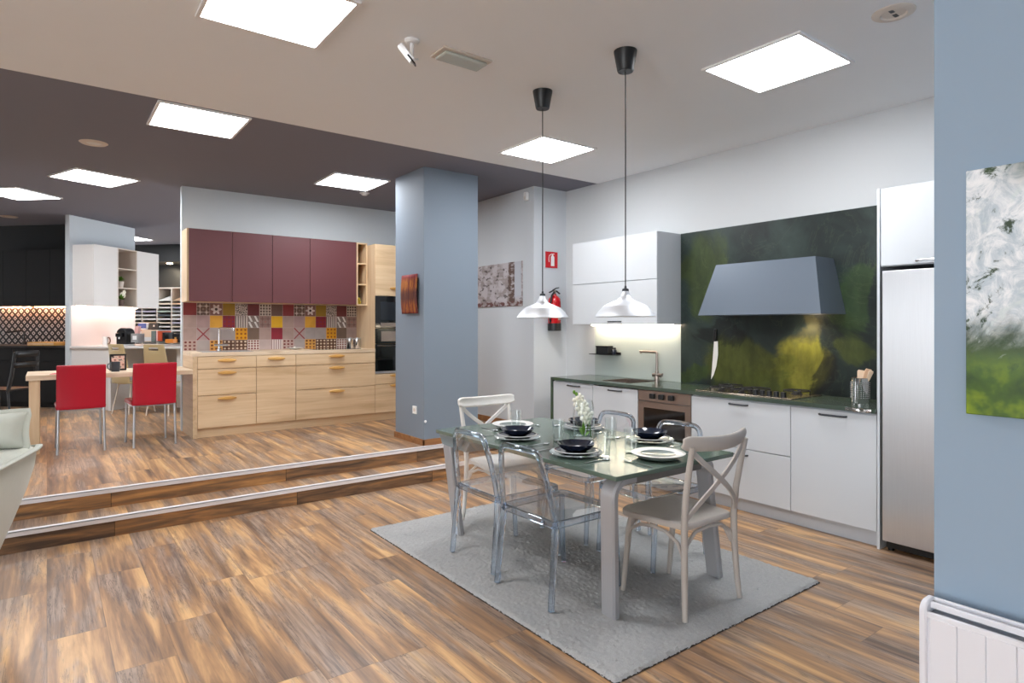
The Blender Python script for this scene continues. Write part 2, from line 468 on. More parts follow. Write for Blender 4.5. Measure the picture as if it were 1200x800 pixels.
st('column', MB().box(3.06, 3.72, 5.56, 6.2, ZP, 3.12), M['blueg'], bevel=.004)
b = MB().box(3.048, 3.732, 5.548, 5.562, ZP, ZP+.062); b.box(3.048, 3.062, 5.548, 6.212, ZP, ZP+.062)
b.box(3.718, 3.732, 5.548, 6.212, ZP, ZP+.062)
st('baseboard_column', b, M['wbase'], bevel=.002)
st('baseboard_right', MB().box(4.486, 4.502, 5.566, 8.0, ZP, ZP+.07), M['wbase'], bevel=.002)
st('wall_front', MB().box(-6, 2.4, -3.4, -3.3, 0, 3.12), M['wall'])
st('wall_left_added', MB().box(-5.6, -5.5, 1.6, 16, 0, 3.12), M['wall'])  # unseen part wall, added to block daylight and grey the fridge's reflection
# 45 degree showroom island at the back
st('wall_island', MB(R45).box(-7.70, -7.63, 8.0, 9.28, ZP, 3.12), M['wallb'])
st('wall_black', MB(R45).box(-13, -7.70, 8.75, 8.85, ZP, 3.12), M['black'])
st('wall_back', MB(R45).box(-12, -3, 11.75, 11.85, ZP, 3.12), M['black'])

# ------------------------------------------------------------------ ceiling fittings
def ceiling_light(x, y, z, rz, label, first=None, s=.6):
    if first: return dup(first, (x, y, z), rz, label)
    t = thing('ceiling_light', label, 'ceiling light', (x, y, z), rz, 'square panel lights in the ceiling')
    h = s/2; b = MB()
    for x0, x1, y0, y1 in ((-h-.02,h+.02,-h-.02,-h),(-h-.02,h+.02,h,h+.02),(-h-.02,-h,-h,h),(h,h+.02,-h,h)):
        b.box(x0, x1, y0, y1, -.014, -.001)
    b.build('frame', M['white'], t, local=True)
    MB().box(-h, h, -h, h, -.008, -.001).build('diffuser', M['lamp'], t, local=True)
    return t
L0 = ceiling_light(.935, 3.235, 3.1, 0, 'square panel light in the pale ceiling nearest the camera')
ceiling_light(3.61, 2.075, 3.1, 0, 'square panel light in the pale ceiling above the green stone kitchen', L0)
ceiling_light(3.665, 4.34, 3.1, 0, 'square panel light in the pale ceiling behind the two pendant cords', L0)
ceiling_light(.955, 5.385, 3.105, 0, 'panel light in the dark ceiling touching the pale ceiling edge', L0)
ceiling_light(2.735, 6.63, 3.105, 0, 'panel light in the dark ceiling beside the blue column', L0)
ceiling_light(.415, 8.14, 3.105, math.radians(21.5), 'turned panel light in the dark ceiling in front of the white island wall', L0)
ceiling_light(-.29, 9.66, 3.105, PI/4, 'diagonal panel light in the dark ceiling before the black kitchen', L0)
ceiling_light(1.15, 13.3, 3.105, PI/4, 'far panel light peeking out behind the white island wall', L0)

t = thing('emergency_light', 'slim rectangular emergency light fitting flush in the pale ceiling', 'emergency light', (1.998, 3.163, 3.1))
MB().box(-.17, .17, -.085, .085, -.012, 0).build('frame', M['taupel'], t, local=True, bevel=.004)
MB().prism([(-.148,-.062),(.148,-.062),(.148,.062),(-.148,.062)], -.032, -.012).build('lens', mat('clouded_lens', (190,194,186), .25), t, local=True, bevel=.012)
t = thing('ceiling_sensor', 'white swivelling sensor head hanging on a short stem from the ceiling', 'sensor', (1.651, 3.138, 3.1))
MB().lathe([(0,0),(.042,0),(.042,-.01),(.03,-.02),(0,-.02)], n=24).build('mount', M['white'], t, local=True)
MB().cyl((0,0,-.015), (0,0,-.1), .011).build('stem', M['white'], t, local=True)
MB().tube([(0,0,-.1),(.02,-.03,-.115),(.0,-.04,-.125)], .007).build('knuckle', M['white'], t, local=True)
MB().tube([(-.075,-.005,-.055),(-.02,-.045,-.14)], .02, sec=(.024,.017)).build('head', M['white'], t, local=True)
MB().tube([(-.045,-.04,-.115),(-.012,-.062,-.165)], .02, sec=(.02,.004)).build('lens', M['blackg'], t, local=True)
t = thing('ceiling_downlight', 'round white recessed downlight with two slots in the pale ceiling', 'downlight', (3.495, 1.37, 3.1))
MB().lathe([(.0,-.004),(.055,-.004),(.062,-.012),(.085,-.01),(.098,-.004),(.1,0),(0,0)], n=36).build('ring', M['taupel'], t, local=True)
MB().box(-.05, -.012, -.012, .008, -.0055, -.003).build('slot', M['blackp'], t, local=True)
MB().box(.012, .05, -.008, .012, -.0055, -.003).build('slot', M['blackp'], t, local=True)
for x, y, lb in ((.33, 6.6, 'round beige recessed downlight in the dark ceiling near the column light'), (-.45, 11.77, 'round beige recessed downlight in the dark ceiling above the black kitchen')):
    t = thing('ceiling_downlight', lb, 'downlight', (x, y, 3.105))
    MB().lathe([(.055,-.003),(.065,-.012),(.095,-.01),(.11,0),(.0,0)], n=32).build('ring', M['taupel'], t, local=True)
    MB().lathe([(0,-.006),(.056,-.006),(.056,-.002),(0,-.002)], n=24).build('lens', M['offwhite'], t, local=True)
t = thing('smoke_detector', 'tiny pale detector on the dark ceiling beyond the panel light', 'detector', (3.09, 7.1, 3.105))
MB().lathe([(0,-.03),(.03,-.028),(.045,-.012),(.05,0),(0,0)], n=24).build('body', M['whiteg'], t, local=True)
MB().lathe([(.05,-.002),(.058,-.006),(.06,0),(.05,0)], n=24).build('base_ring', M['whiteg'], t, local=True)
t = thing('wall_sensor', 'small white motion sensor high on the wall beside the pier corner', 'sensor', (4.5, 5.68, 2.95))
MB().box(-.045, 0, -.03, .03, 0, .1).build('housing', M['white'], t, local=True, bevel=.012)
MB().ball((-.046, 0, .035), .006, .018, .022).build('lens', M['offwhite'], t, local=True)

# ------------------------------------------------------------------ pale kitchen along the right wall
XF = 4.42
def bar_handle(par, x, y0, y1, z, m='dgrey', r=.007, axis='y'):
    """a bow handle standing off a front that faces -X"""
    b = MB(); n = 8; pts = []
    b.tube([(x, y0, z), (x-.012, y0, z), (x-.026, y0+.012, z), (x-.03, y0+.03, z), (x-.03, y1-.03, z), (x-.026, y1-.012, z), (x-.012, y1, z), (x, y1, z)], r, 8)
    return b.build('handle', M[m], par)
def unit(name, label, cat, y0, y1, z0, z1, x0=XF+.02, x1=XK-.01, group=None, m='fside'):
    t = thing(name, label, cat, ((x0+x1)/2, (y0+y1)/2, z0), 0, group)
    MB().box(x0, x1, y0+.002, y1-.002, z0, z1).build('carcass', M[m], t)
    return t
def front(par, y0, y1, z0, z1, name='door', x=XF, m='front', g=.0025):
    return MB().box(x, x+.019, y0+g, y1-g, z0+g, z1-g).build(name, M[m], par, bevel=.0015)
TK = .9                                        # underside of the worktop
u = unit('base_cabinet', 'pale grey base cabinet at the dark end panel of the worktop', 'cabinet', 4.52, 5.13, .1, TK)
d = front(u, 4.52, 5.13, .11, .888); bar_handle(d, XF, 4.71, 4.89, .858)
u = unit('base_cabinet', 'pale grey base cabinet between the oven and the end cabinet', 'cabinet', 3.92, 4.52, .1, .73)
d = front(u, 3.92, 4.52, .11, .888); bar_handle(d, XF, 4.125, 4.295, .858)
u = unit('oven_housing', 'pale grey cabinet housing under the built-in steel oven', 'cabinet', 3.32, 3.92, .1, .3)
front(u, 3.32, 3.92, .11, .298)
u = unit('drawer_cabinet', 'wide pale grey cabinet of two deep drawers below the hob', 'cabinet', 2.432, 3.32, .1, TK)
d = front(u, 2.432, 3.32, .51, .888, 'drawer'); bar_handle(d, XF, 2.785, 2.945, .858)
d = front(u, 2.432, 3.32, .11, .508, 'drawer'); bar_handle(d, XF, 2.785, 2.945, .462)
u = unit('dishwasher_cabinet', 'pale grey cabinet with one tall door beside the fridge panel', 'cabinet', 1.834, 2.432, .1, TK)
d = front(u, 1.834, 2.432, .11, .888); bar_handle(d, XF, 2.03, 2.215, .856)
struct(MB().box(XF+.055, XF+.07, 1.834, 5.13, 0, .1).build('baseboard_kitchen', M['fside']))
o = MB().box(XF-.0, XK-.005, 1.816, 1.834, 0, 2.395).build('tall_end_panel', M['front'], bevel=.0015)
tag(o, 'narrow full height pale panel between worktop and steel fridge', 'panel')
# oven
t = thing('built_in_oven', 'warm steel built-in oven with three square black knobs', 'oven', (4.7, 3.62, .305))
MB().box(XF+.02, XK-.05, 3.325, 3.915, .305, .895).build('body', M['carc'], t)
MB().box(XF, XF+.02, 3.325, 3.915, .797, .893).build('control_panel', M['bronze'], t, bevel=.002)
for y in (3.742, 3.638, 3.53):
    MB().box(XF-.024, XF, y-.026, y+.026, .822, .868).build('knob', M['blackp'], t, bevel=.006)
d = MB()
for y0, y1, z0, z1 in ((3.325,3.915,.735,.79),(3.325,3.915,.31,.37),(3.325,3.385,.37,.735),(3.85,3.915,.37,.735)):
    d.box(XF, XF+.022, y0, y1, z0, z1)
d = d.build('door', M['bronze'], t)
MB().box(XF+.004, XF+.02, 3.385, 3.85, .37, .735).build('window', M['blackg'], d)
# worktop with waterfall end
b = MB(); sk = (4.10, 4.5, 4.52, 4.9)          # sink cut-out y0 y1 x0 x1
X0, X1, Y0, Y1 = XF-.02, XK-.002, 1.835, 5.15
b.box(X0, sk[2], Y0, Y1, TK, .93); b.box(sk[3], X1, Y0, Y1, TK, .93)
b.box(sk[2], sk[3], Y0, sk[0], TK, .93); b.box(sk[2], sk[3], sk[1], Y1, TK, .93)
b.box(X0, X1, 5.132, 5.15, 0, TK)
o = b.build('worktop', M['stone']); tag(o, 'long dark green stone worktop with a waterfall end panel', 'worktop')
b = MB(); b.box(XF-.0215, XF-.0205, 1.86, 2.03, .902, .926)
b.grid(lambda u_, v_: (XF-.024-.006*math.sin(u_*9)*math.sin(v_*3.1), 1.86+.12*u_, .903+.022*v_+.003*math.sin(u_*14)), 14, 4)
o = b.build('protective_film', thin_glass('crinkled_clear_film', (.95,.96,.97), .5, .12), recalc=False); tag(o, 'crinkled clear film stuck on the worktop edge beside the fridge panel', 'film')
t = thing('kitchen_sink', 'steel sink bowl set in the green stone worktop', 'sink', (4.71, 4.3, .74))
b = MB(); y0, y1, x0, x1 = sk
b.box(x0, x0+.004, y0, y1, .74, .932); b.box(x1-.004, x1, y0, y1, .74, .932); b.box(x0, x1, y0, y0+.004, .74, .932); b.box(x0, x1, y1-.004, y1, .74, .932)
b.box(x0, x1, y0, y1, .736, .742)
b.build('bowl', M['bronze'], t)
MB().lathe([(0,.004),(.03,.004),(.042,.001),(.042,0),(0,0)], (4.71,4.3,.742), 24).build('drain', M['chrome'], t)
t = thing('mixer_tap', 'square necked steel mixer tap behind the stone worktop sink', 'tap', (4.93, 4.12, .93))
MB().lathe([(0,0),(.026,0),(.026,.03),(.02,.04),(.02,.1),(0,.1)], (4.93,4.12,.93), 20).build('body', M['bronze'], t)
MB().tube([(4.93,4.12,1.0),(4.93,4.12,1.2),(4.93,4.125,1.216),(4.93,4.14,1.222),(4.92,4.335,1.222)], .013, 12).build('spout', M['bronze'], t)
MB().cyl((4.92,4.325,1.222),(4.92,4.325,1.2), .011, .012).build('nozzle', M['bronze'], t)
b = MB(); b.cyl((4.93,4.17,.99),(4.93,4.06,.99), .019, .019); b.cyl((4.93,4.06,.99),(4.93,4.045,1.01), .008, .006)
b.build('lever', M['bronze'], t)
# hob
t = thing('gas_hob', 'five burner warm steel gas hob in the green stone worktop', 'hob', (4.7, 2.86, .93))
HX0, HX1, HY0, HY1 = 4.46, 4.93, 2.45, 3.31
MB().box(HX0, HX1, HY0, HY1, .93, .937).build('plate', M['hobst'], t, bevel=.003)
def burner(x, y, r):
    bb = MB().lathe([(0,.016),(r*.5,.016),(r*.55,.012),(r*.55,.008),(r*.8,.007),(r*.85,0),(0,0)], (x,y,.937), 24).build('burner', M['iron'], t)
    g = MB(); R = r+.05
    g.tube([(x+R*.98*math.cos(a), y+R*.98*math.sin(a), .966) for a in [2*PI*i/28 for i in range(28)]], .005, 6, closed=True)
    for i in range(4):
        a = PI/4+i*PI/2; c, s_ = math.cos(a), math.sin(a)
        g.tube([(x+R*c, y+R*s_, .937), (x+R*c, y+R*s_, .968), (x+.022*c, y+.022*s_, .97)], .005, 6)
    g.build('pan_support', M['iron'], t)
for bx, by, r in ((4.80,3.19,.05),(4.575,3.13,.04),(4.71,2.9,.07),(4.82,2.6,.05),(4.56,2.93,.032)):
    burner(bx, by, r)
for k in range(5):
    x, y = 4.50, 2.765-.058*k
    MB().lathe([(0,.042),(.018,.042),(.02,.038),(.02,.008),(.025,.003),(.025,0),(0,0)], (x,y,.937), 18).build('knob', M['blackp'], t)
# wall panels
o = MB().box(4.978, XK-.001, 1.835, 3.862, .931, 2.39).build('splashback', M['splash'], bevel=.001); tag(o, 'tall dark green marbled splashback slab behind the hood', 'splashback')
o = MB().box(4.985, XK-.001, 3.868, 5.06, .931, 1.5).build('glass_splashback', M['gsplash'], bevel=.001); tag(o, 'pale green glass splashback below the lit wall cabinet', 'splashback')
# hood: a box with sloping front and sides
t = thing('extractor_hood', 'slate grey sloping box extractor hood above the hob', 'extractor hood', (4.8, 2.83, 1.572))
zb, zt = 1.578, 2.018
B_ = [(4.585,2.29),(4.977,2.29),(4.977,3.372),(4.585,3.372)]; T_ = [(4.69,2.385),(4.977,2.385),(4.977,3.262),(4.69,3.262)]
b = MB(); lo = [b._v((x,y,zb)) for x,y in B_]; hi = [b._v((x,y,zt)) for x,y in T_]
b.face(hi)
for i in range(4): b.face([lo[i], lo[(i+1)%4], hi[(i+1)%4], hi[i]])
o = b.build('body', M['hood'], t, solid=.008, smooth=0); o.modifiers[0].offset = -1
MB().box(4.61, 4.965, 2.32, 3.34, zb+.04, zb+.046).build('underside_panel', M['steel'], t)
for yy in (2.56,):
    MB().lathe([(0,0),(.034,0),(.036,.005),(0,.005)], (4.87,yy,zb+.034), 20).build('lamp', M['spotl'], t)
# knife
t = thing('kitchen_knife', 'broad bladed knife hanging on the green slab beneath the hood corner', 'knife', (4.97, 3.47, .99))
MB().prism([(3.438,1.345),(3.48,1.345),(3.492,1.2),(3.512,.988),(3.484,1.03),(3.455,1.11),(3.437,1.22)], 4.9725, 4.9755, 'x').build('blade', mat('mirror_blade', (240,236,228), .4, .0), t)
MB().prism([(3.452,1.343),(3.484,1.343),(3.482,1.40),(3.474,1.46),(3.454,1.458),(3.45,1.40)], 4.962, 4.977, 'x').build('handle', M['blackp'], t, bevel=.004)
# canister of utensils
t = thing('utensil_pot', 'perforated steel utensil pot on the worktop beside the fridge panel', 'pot', (4.70, 2.063, .93))
cx_, cy_ = 4.70, 2.063
MB().lathe([(0,.0),(.058,.0),(.06,.006),(.06,.176),(.062,.18),(.058,.18),(.057,.008),(0,.008)], (cx_,cy_,.93), 32).build('body', M['chrome'], t)
b = MB()
for r_ in range(9):
    for k in range(24):
        a = 2*PI*k/24; z = .96+.0135*r_+.006
        b.box(cx_+.0602*math.cos(a)-.003, cx_+.0602*math.cos(a)+.003, cy_+.0602*math.sin(a)-.003, cy_+.0602*math.sin(a)+.003, z, z+.005)
b.build('perforation', M['carc'], t)
M['uwood'] = mat('pale_utensil_wood', (226,190,156), .6); M['uwood2'] = mat('light_utensil_wood', (240,214,186), .6)
def utensil(nm, lb, dx, dy, tx, ty, w, ln, mm):
    p0 = Vector((cx_+dx, cy_+dy, .942)); p1 = Vector((cx_+tx, cy_+ty, .93+ln))
    o = MB().tube([p0, p0.lerp(p1,.6), p0.lerp(p1,.72), p0.lerp(p1,.95), p1], .01, sec=[(.007,.005),(.007,.005),(w*.7,.005),(w,.004),(w*.8,.004)], up=(.8,.6,0)).build(nm, M[mm])
    return tag(o, lb, 'utensil', 'wooden utensils in the steel pot')
utensil('wooden_spatula', 'pale flat wooden spatula, foremost in the steel pot', -.02, .02, .0, -.012, .028, .235, 'uwood2')
utensil('wooden_spoon', 'darker wooden spoon leaning towards the fridge in the steel pot', .01, .03, .0, -.06, .022, .245, 'uwood')
utensil('wooden_spoon', 'slim pale wooden spoon, outermost at the fridge side of the pot', .02, .015, -.02, -.085, .016, .235, 'uwood2')
# little shelf on the glass splash
t = thing('wall_shelf', 'small black shelf fixed on the pale green glass splashback', 'shelf', (4.93, 4.84, 1.17))
MB().box(4.86, 4.985, 4.66, 5.03, 1.17, 1.177).build('plate', M['blackp'], t)
MB().box(4.978, 4.985, 4.66, 5.03, 1.177, 1.2).build('back_rail', M['blackp'], t)
t = thing('spice_box', 'black spice box standing on the small black wall shelf', 'box', (4.925, 4.83, 1.177))
MB().box(4.885, 4.965, 4.76, 4.945, 1.177, 1.262).build('body', mat('black_box_card', (40,42,44), .5), t, bevel=.004)
MB().box(4.883, 4.967, 4.758, 4.947, 1.25, 1.266).build('lid', M['blackp'], t, bevel=.002)
t = thing('spice_jar', 'dark spice jar beside the black box on the wall shelf', 'jar', (4.925, 4.71, 1.177))
MB().lathe([(0,0),(.03,0),(.032,.006),(.03,.05),(.022,.056),(0,.056)], (4.925,4.71,1.177), 20).build('body', M['navy'], t)
MB().lathe([(.024,0),(.024,.018),(.02,.02),(0,.02)], (4.925,4.71,1.231), 20).build('lid', M['blackp'], t)
# wall cabinet with two lift-up flaps
XW = 4.63
u = unit('wall_cabinet', 'wide pale wall cabinet with two lift-up flaps above the lit splashback', 'wall cabinet', 3.868, 5.05, 1.5, 2.39, XW+.02, XK-.005, m='fside')
d = front(u, 3.868, 5.05, 1.5, 1.934, 'flap', XW); front(u, 3.868, 5.05, 1.936, 2.39, 'flap', XW)
bar_handle(d, XW, 4.33, 4.50, 1.53)
MB().box(4.90, 4.915, 3.9, 5.03, 1.491, 1.499).build('light_strip', M['warm'], u)
# fridge and the cabinet above
u = unit('fridge_top_cabinet', 'pale cabinet with a grey handle above the steel fridge', 'cabinet', 1.2, 1.815, 1.875, 2.395)
d = front(u, 1.2, 1.812, 1.878, 2.393); bar_handle(d, XF, 1.43, 1.60, 1.9, 'steel', .006)
t = thing('refrigerator', 'tall brushed steel single door fridge at the end of the kitchen', 'fridge', (4.7, 1.5, 0))
MB().box(XF+.05, XK-.03, 1.205, 1.795, .05, 1.85).build('cabinet', M['carc'], t)
MB().box(XF-.012, XF+.048, 1.205, 1.797, .07, 1.846).build('door', M['fridge'], t, bevel=.004)
for x in (XF+.06, XK-.08):
    for y in (1.23, 1.77): MB().cyl((x,y,0), (x,y,.05), .02, n=12).build('foot', M['blackp'], t)
MB().box(XF+.03, XF+.05, 1.21, 1.79, .02, .065).build('kick_grille', M['blackp'], t)
# ------------------------------------------------------------------ pier: extinguisher and sign; wall picture
t = thing('fire_extinguisher', 'red fire extinguisher with black base hanging on the white pier', 'fire extinguisher', (4.74, 5.47, 1.43))
ex, ey = 4.735, 5.475
MB().lathe([(0,.07),(.07,.07),(.075,.08),(.075,.33),(.07,.37),(.045,.40),(.025,.41),(.022,.43),(0,.43)], (ex,ey,1.43), 28).build('cylinder', M['firer'], t)
MB().lathe([(0,0),(.074,0),(.079,.006),(.079,.088),(.07,.09),(0,.09)], (ex,ey,1.43), 28).build('base', M['blackp'], t)
b = MB(); b.cyl((ex,ey,1.855),(ex,ey,1.90), .02, .018); b.build('valve', M['bronze'], t)
b = MB(); b.tube([(ex-.075,ey,1.875),(ex-.02,ey,1.90),(ex+.03,ey,1.895),(ex+.08,ey,1.865)], .01, sec=(.012,.006)); b.tube([(ex-.02,ey,1.905),(ex+.02,ey,1.925),(ex+.065,ey,1.935)], .01, sec=(.011,.005))
b.build('lever', M['blackp'], t)
MB().tube([(ex-.02,ey-.02,1.88),(ex-.075,ey-.04,1.84),(ex-.1,ey-.04,1.72),(ex-.1,ey-.03,1.60),(ex-.085,ey-.03,1.53)], .011, 10).build('hose', M['blackp'], t)
b = MB()
for k in range(8):
    a0 = -PI/2-.1+k*.13; a1 = a0+.13; R = .0758
    v = [b._v((ex+R*math.cos(a), ey+R*math.sin(a), z)) for a, z in ((a0,1.56),(a1,1.56),(a1,1.70),(a0,1.70))]
    b.face(v)
b.build('label', mat('cream_label', (226,216,206), .5), t, recalc=False)
MB().box(ex-.03, ex+.03, ey+.07, 5.566, 1.72, 1.76).build('bracket', M['blackp'], t)
t = thing('fire_sign', 'red fire extinguisher sign with white pictogram on the pier', 'sign', (4.765, 5.56, 2.17))
MB().box(4.672, 4.858, 5.559, 5.565, 2.172, 2.362).build('plate', M['firer'], t, bevel=.001)
b = MB(); sx = 4.775
b.prism([(sx-.022,2.195),(sx+.03,2.195),(sx+.03,2.30),(sx+.018,2.318),(sx-.01,2.318),(sx-.022,2.30)], 5.5575, 5.559, 'y')
b.prism([(sx-.004,2.318),(sx+.012,2.318),(sx+.012,2.33),(sx-.004,2.33)], 5.5575, 5.559, 'y')
b.prism([(sx-.022,2.328),(sx+.032,2.336),(sx+.032,2.343),(sx-.022,2.336)], 5.5575, 5.559, 'y')
b.tube([(sx-.02,5.558,2.33),(sx-.05,5.558,2.315),(sx-.056,5.558,2.27),(sx-.05,5.558,2.24)], .0035, 6)
b.build('pictogram', M['white'], t)
def brickpic():
    t = NT('weathered_white_brick_print'); p = t.sep(t.pos())
    v = t.comb(p[1], p[2]); br = t.n('ShaderNodeTexBrick', {'offset': .5}, Vector=v, Color1=lin((176,168,170)), Color2=lin((150,138,138)), Mortar=lin((150,142,140)), Scale=1., Mortar__Size=.006)
    t.set(br.inputs['Brick Width'], .11); t.set(br.inputs['Row Height'], .042)
    n = t.noise(t.n('ShaderNodeMapping', None, Vector=v, Scale=(1,1.6,1)).outputs[0], 13, 3)
    col = br.outputs[0]
    col = t.mix(t.smooth(t.noise(v, 7, 3)[0], .44, .56), col, lin((188,182,186)))
    col = t.mix(t.math('MULTIPLY', t.smooth(n[0], .585, .64), .8), col, lin((66,54,54)))
    # the darker broken strip and the pale patch towards the pier
    s1 = t.math('MULTIPLY', t.smooth(p[1], 6.06, 6.02), t.math('MULTIPLY', t.smooth(p[1], 5.90, 5.93), t.smooth(n[0], .36, .52)))
    col = t.mix(s1, col, lin((94,74,66)))
    s2 = t.math('MULTIPLY', t.math('MULTIPLY', t.smooth(p[1], 5.93, 5.91), t.smooth(p[1], 5.78, 5.80)), t.smooth(p[2], 1.80, 1.86))
    col = t.mix(s2, col, lin((186,190,198)))
    s3 = t.smooth(p[2], 1.80, 1.77)
    col = t.mix(t.math('MULTIPLY', s3, t.smooth(n[0], .45, .55)), col, lin((104,70,66)))
    t.bsdf(col, .6); return t.m
o = MB().box(4.488, 4.4995, 5.77, 6.85, 1.728, 2.258).build('wall_picture', brickpic(), bevel=.001); tag(o, 'unframed print of weathered white brick on the wall behind the column', 'picture')
# column art and socket
def colart():
    t = NT('red_and_amber_abstract_painting'); p = t.sep(t.pos())
    c = t.comb(t.math('MULTIPLY', p[1], 16.), t.math('MULTIPLY', p[2], 3.), 0.)
    n = t.noise(c, 1.4, 5, .65, 1.)[0]
    col = t.ramp(n, [(.3, lin((84,44,50))), (.45, lin((116,58,46))), (.58, lin((166,104,50))), (.7, lin((100,48,60)))])
    dm = t.math('ABSOLUTE', t.math('SUBTRACT', p[2], 1.80))
    col = t.mix(t.math('MULTIPLY', t.smooth(dm, .10, .02), .75), col, lin((70,48,50)))
    col = t.mix(t.math('MULTIPLY', t.smooth(dm, .15, .2), .7), col, lin((120,48,66)))
    t.bsdf(col, .7, spec=.2); return t.m
t = thing('abstract_picture', 'small red and amber abstract panel on the side of the column', 'picture', (3.04, 5.81, 1.61))
b = MB(); b.grid(lambda u_, v_: (3.03-.014*math.sin(v_*PI)-.004, 5.97-.335*u_, 1.615+.405*v_), 2, 14)
b.build('panel', colart(), t, solid=.012)
MB().box(3.03, 3.059, 5.68, 5.94, 1.66, 1.98).build('hanger', M['blackp'], t)
t = thing('wall_socket', 'white wall socket low on the side of the blue column', 'socket', (3.055, 5.745, .575))
MB().box(3.048, 3.06, 5.705, 5.785, .575, .655).build('plate', M['white'], t, bevel=.003)
MB().lathe([(0,0),(.02,0),(.022,.002),(0,.002)], (3.0475,5.745,.615), 20, rot=Matrix.Rotation(PI/2,3,'Y')).build('insert', M['taupel'], t)
o = MB().ball((3.075, 5.556, .515), .014, .008, .014).build('cable_outlet', M['white']); tag(o, 'tiny round white outlet cover near the foot of the column', 'outlet')
# ------------------------------------------------------------------ oak kitchen on the raised floor (fronts face -Y)
YF, YB, YW = 7.38, 7.99, 7.63
zf = ZP
def cup_handle(par, x0, x1, z, y=YF):
    """a rounded wooden bar handle"""
    b = MB(); n = 12; pts = []; R = []
    for i in range(n+1):
        f = i/n; pts.append((x0+(x1-x0)*f, y-.016, z)); R.append((.016*max(.35, math.sin(PI*min(max(f,.04),.96))**.4), .019*max(.3, math.sin(PI*min(max(f,.04),.96))**.5)))
    b.tube(pts, .01, sec=R)
    return b.build('handle', M['oakh'], par, bevel=.002)
def oak_unit(name, label, cat, x0, x1, z0, z1, y0=YF+.02, y1=YB, m='oakz'):
    t = thing(name, label, cat, ((x0+x1)/2, (y0+y1)/2, z0))
    MB().box(x0+.001, x1-.001, y0, y1, z0, z1).build('carcass', M[m], t)
    return t
def yfront(par, x0, x1, z0, z1, name, y=YF, m='oakx', th=.019):
    return MB().box(x0+.0025, x1-.0025, y, y+th, z0+.0025, z1-.0025).build(name, M[m], par, bevel=.0015)
ZT = zf+.885
u = oak_unit('oak_base_cabinet', 'oak base cabinet of three drawers beside the table end panel', 'cabinet', 1.30, 1.905, zf+.1, ZT)
for z0, z1, hz in ((1.018,1.152,1.108),(.728,1.014,.972),(.372,.724,.69)):
    d = yfront(u, 1.30, 1.905, z0, z1, 'drawer'); cup_handle(d, 1.50, 1.69, hz)
u = oak_unit('oak_base_cabinet', 'narrow oak base cabinet with one drawer over a plain front', 'cabinet', 1.905, 2.353, zf+.1, ZT)
d = yfront(u, 1.905, 2.353, 1.018, 1.152, 'drawer'); cup_handle(d, 2.03, 2.22, 1.112)
yfront(u, 1.905, 2.353, .372, 1.014, 'door')
u = oak_unit('oak_base_cabinet', 'wide oak base cabinet of three drawers below the hob plate', 'cabinet', 2.353, 3.36, zf+.1, ZT)
for z0, z1, hz in ((1.018,1.152,1.118),(.728,1.014,.975),(.372,.724,.69)):
    d = yfront(u, 2.353, 3.36, z0, z1, 'drawer'); cup_handle(d, 2.75, 2.945, hz)
o = MB().box(1.253, 1.299, YF-.002, YB, zf, ZT).build('oak_end_panel', M['oaky'], bevel=.001); tag(o, 'thick oak end panel where the breakfast table meets the cabinets', 'panel')
struct(MB().box(1.30, 3.96, YF+.04, YF+.055, zf, zf+.1).build('baseboard_oak', M['oakx']))
o = MB().box(1.253, 3.36, YF-.004, YB, ZT, ZT+.04).build('oak_worktop', M['oaktop'], bevel=.002); tag(o, 'pale oak worktop of the burgundy and oak kitchen', 'worktop')
# tall oven unit
u = oak_unit('tall_oven_cabinet', 'tall oak cabinet around the stacked black ovens beside the column', 'cabinet', 3.36, 3.965, zf+.1, 2.54)
d = yfront(u, 3.36, 3.96, 1.875, 2.538, 'door'); cup_handle(d, 3.56, 3.75, 1.975)
d = yfront(u, 3.36, 3.96, .74, .868, 'drawer'); cup_handle(d, 3.56, 3.75, .845)
d = yfront(u, 3.36, 3.96, .372, .736, 'drawer'); cup_handle(d, 3.56, 3.75, .715)
t = thing('microwave_oven', 'black built-in microwave above the oven in the oak tower', 'microwave', (3.66, 7.5, 1.46))
MB().box(3.364, 3.956, YF, YF+.02, 1.462, 1.872).build('door', M['blackg'], t, bevel=.002)
MB().box(3.43, 3.80, YF-.002, YF, 1.56, 1.80).build('window', mat('dark_oven_window', (30,36,42), .1), t)
MB().box(3.43, 3.91, YF-.018, YF-.002, 1.478, 1.53).build('control_strip', M['bronze'], t, bevel=.004)
t = thing('electric_oven', 'black built-in oven with a steel bar below the microwave', 'oven', (3.66, 7.5, .875))
MB().box(3.364, 3.956, YF, YF+.02, 1.26, 1.456).build('control_panel', M['blackg'], t, bevel=.002)
MB().box(3.44, 3.90, YF-.003, YF, 1.29, 1.42).build('display', M['bronze'], t)
MB().lathe([(0,.02),(.02,.02),(.022,.0),(0,0)], (3.67, YF-.003, 1.355), 20, rot=Matrix.Rotation(PI/2,3,'X')).build('knob', M['steel'], t)
d = MB().box(3.364, 3.956, YF, YF+.02, .905, 1.256).build('door', M['blackg'], t, bevel=.002)
b = MB(); b.tube([(3.39,YF,1.235),(3.39,YF-.035,1.235),(3.93,YF-.035,1.235),(3.93,YF,1.235)], .009, 10); b.build('handle', M['steel'], d)
MB().box(3.364, 3.956, YF, YF+.018, .877, .903).build('lower_trim', M['steel'], t)
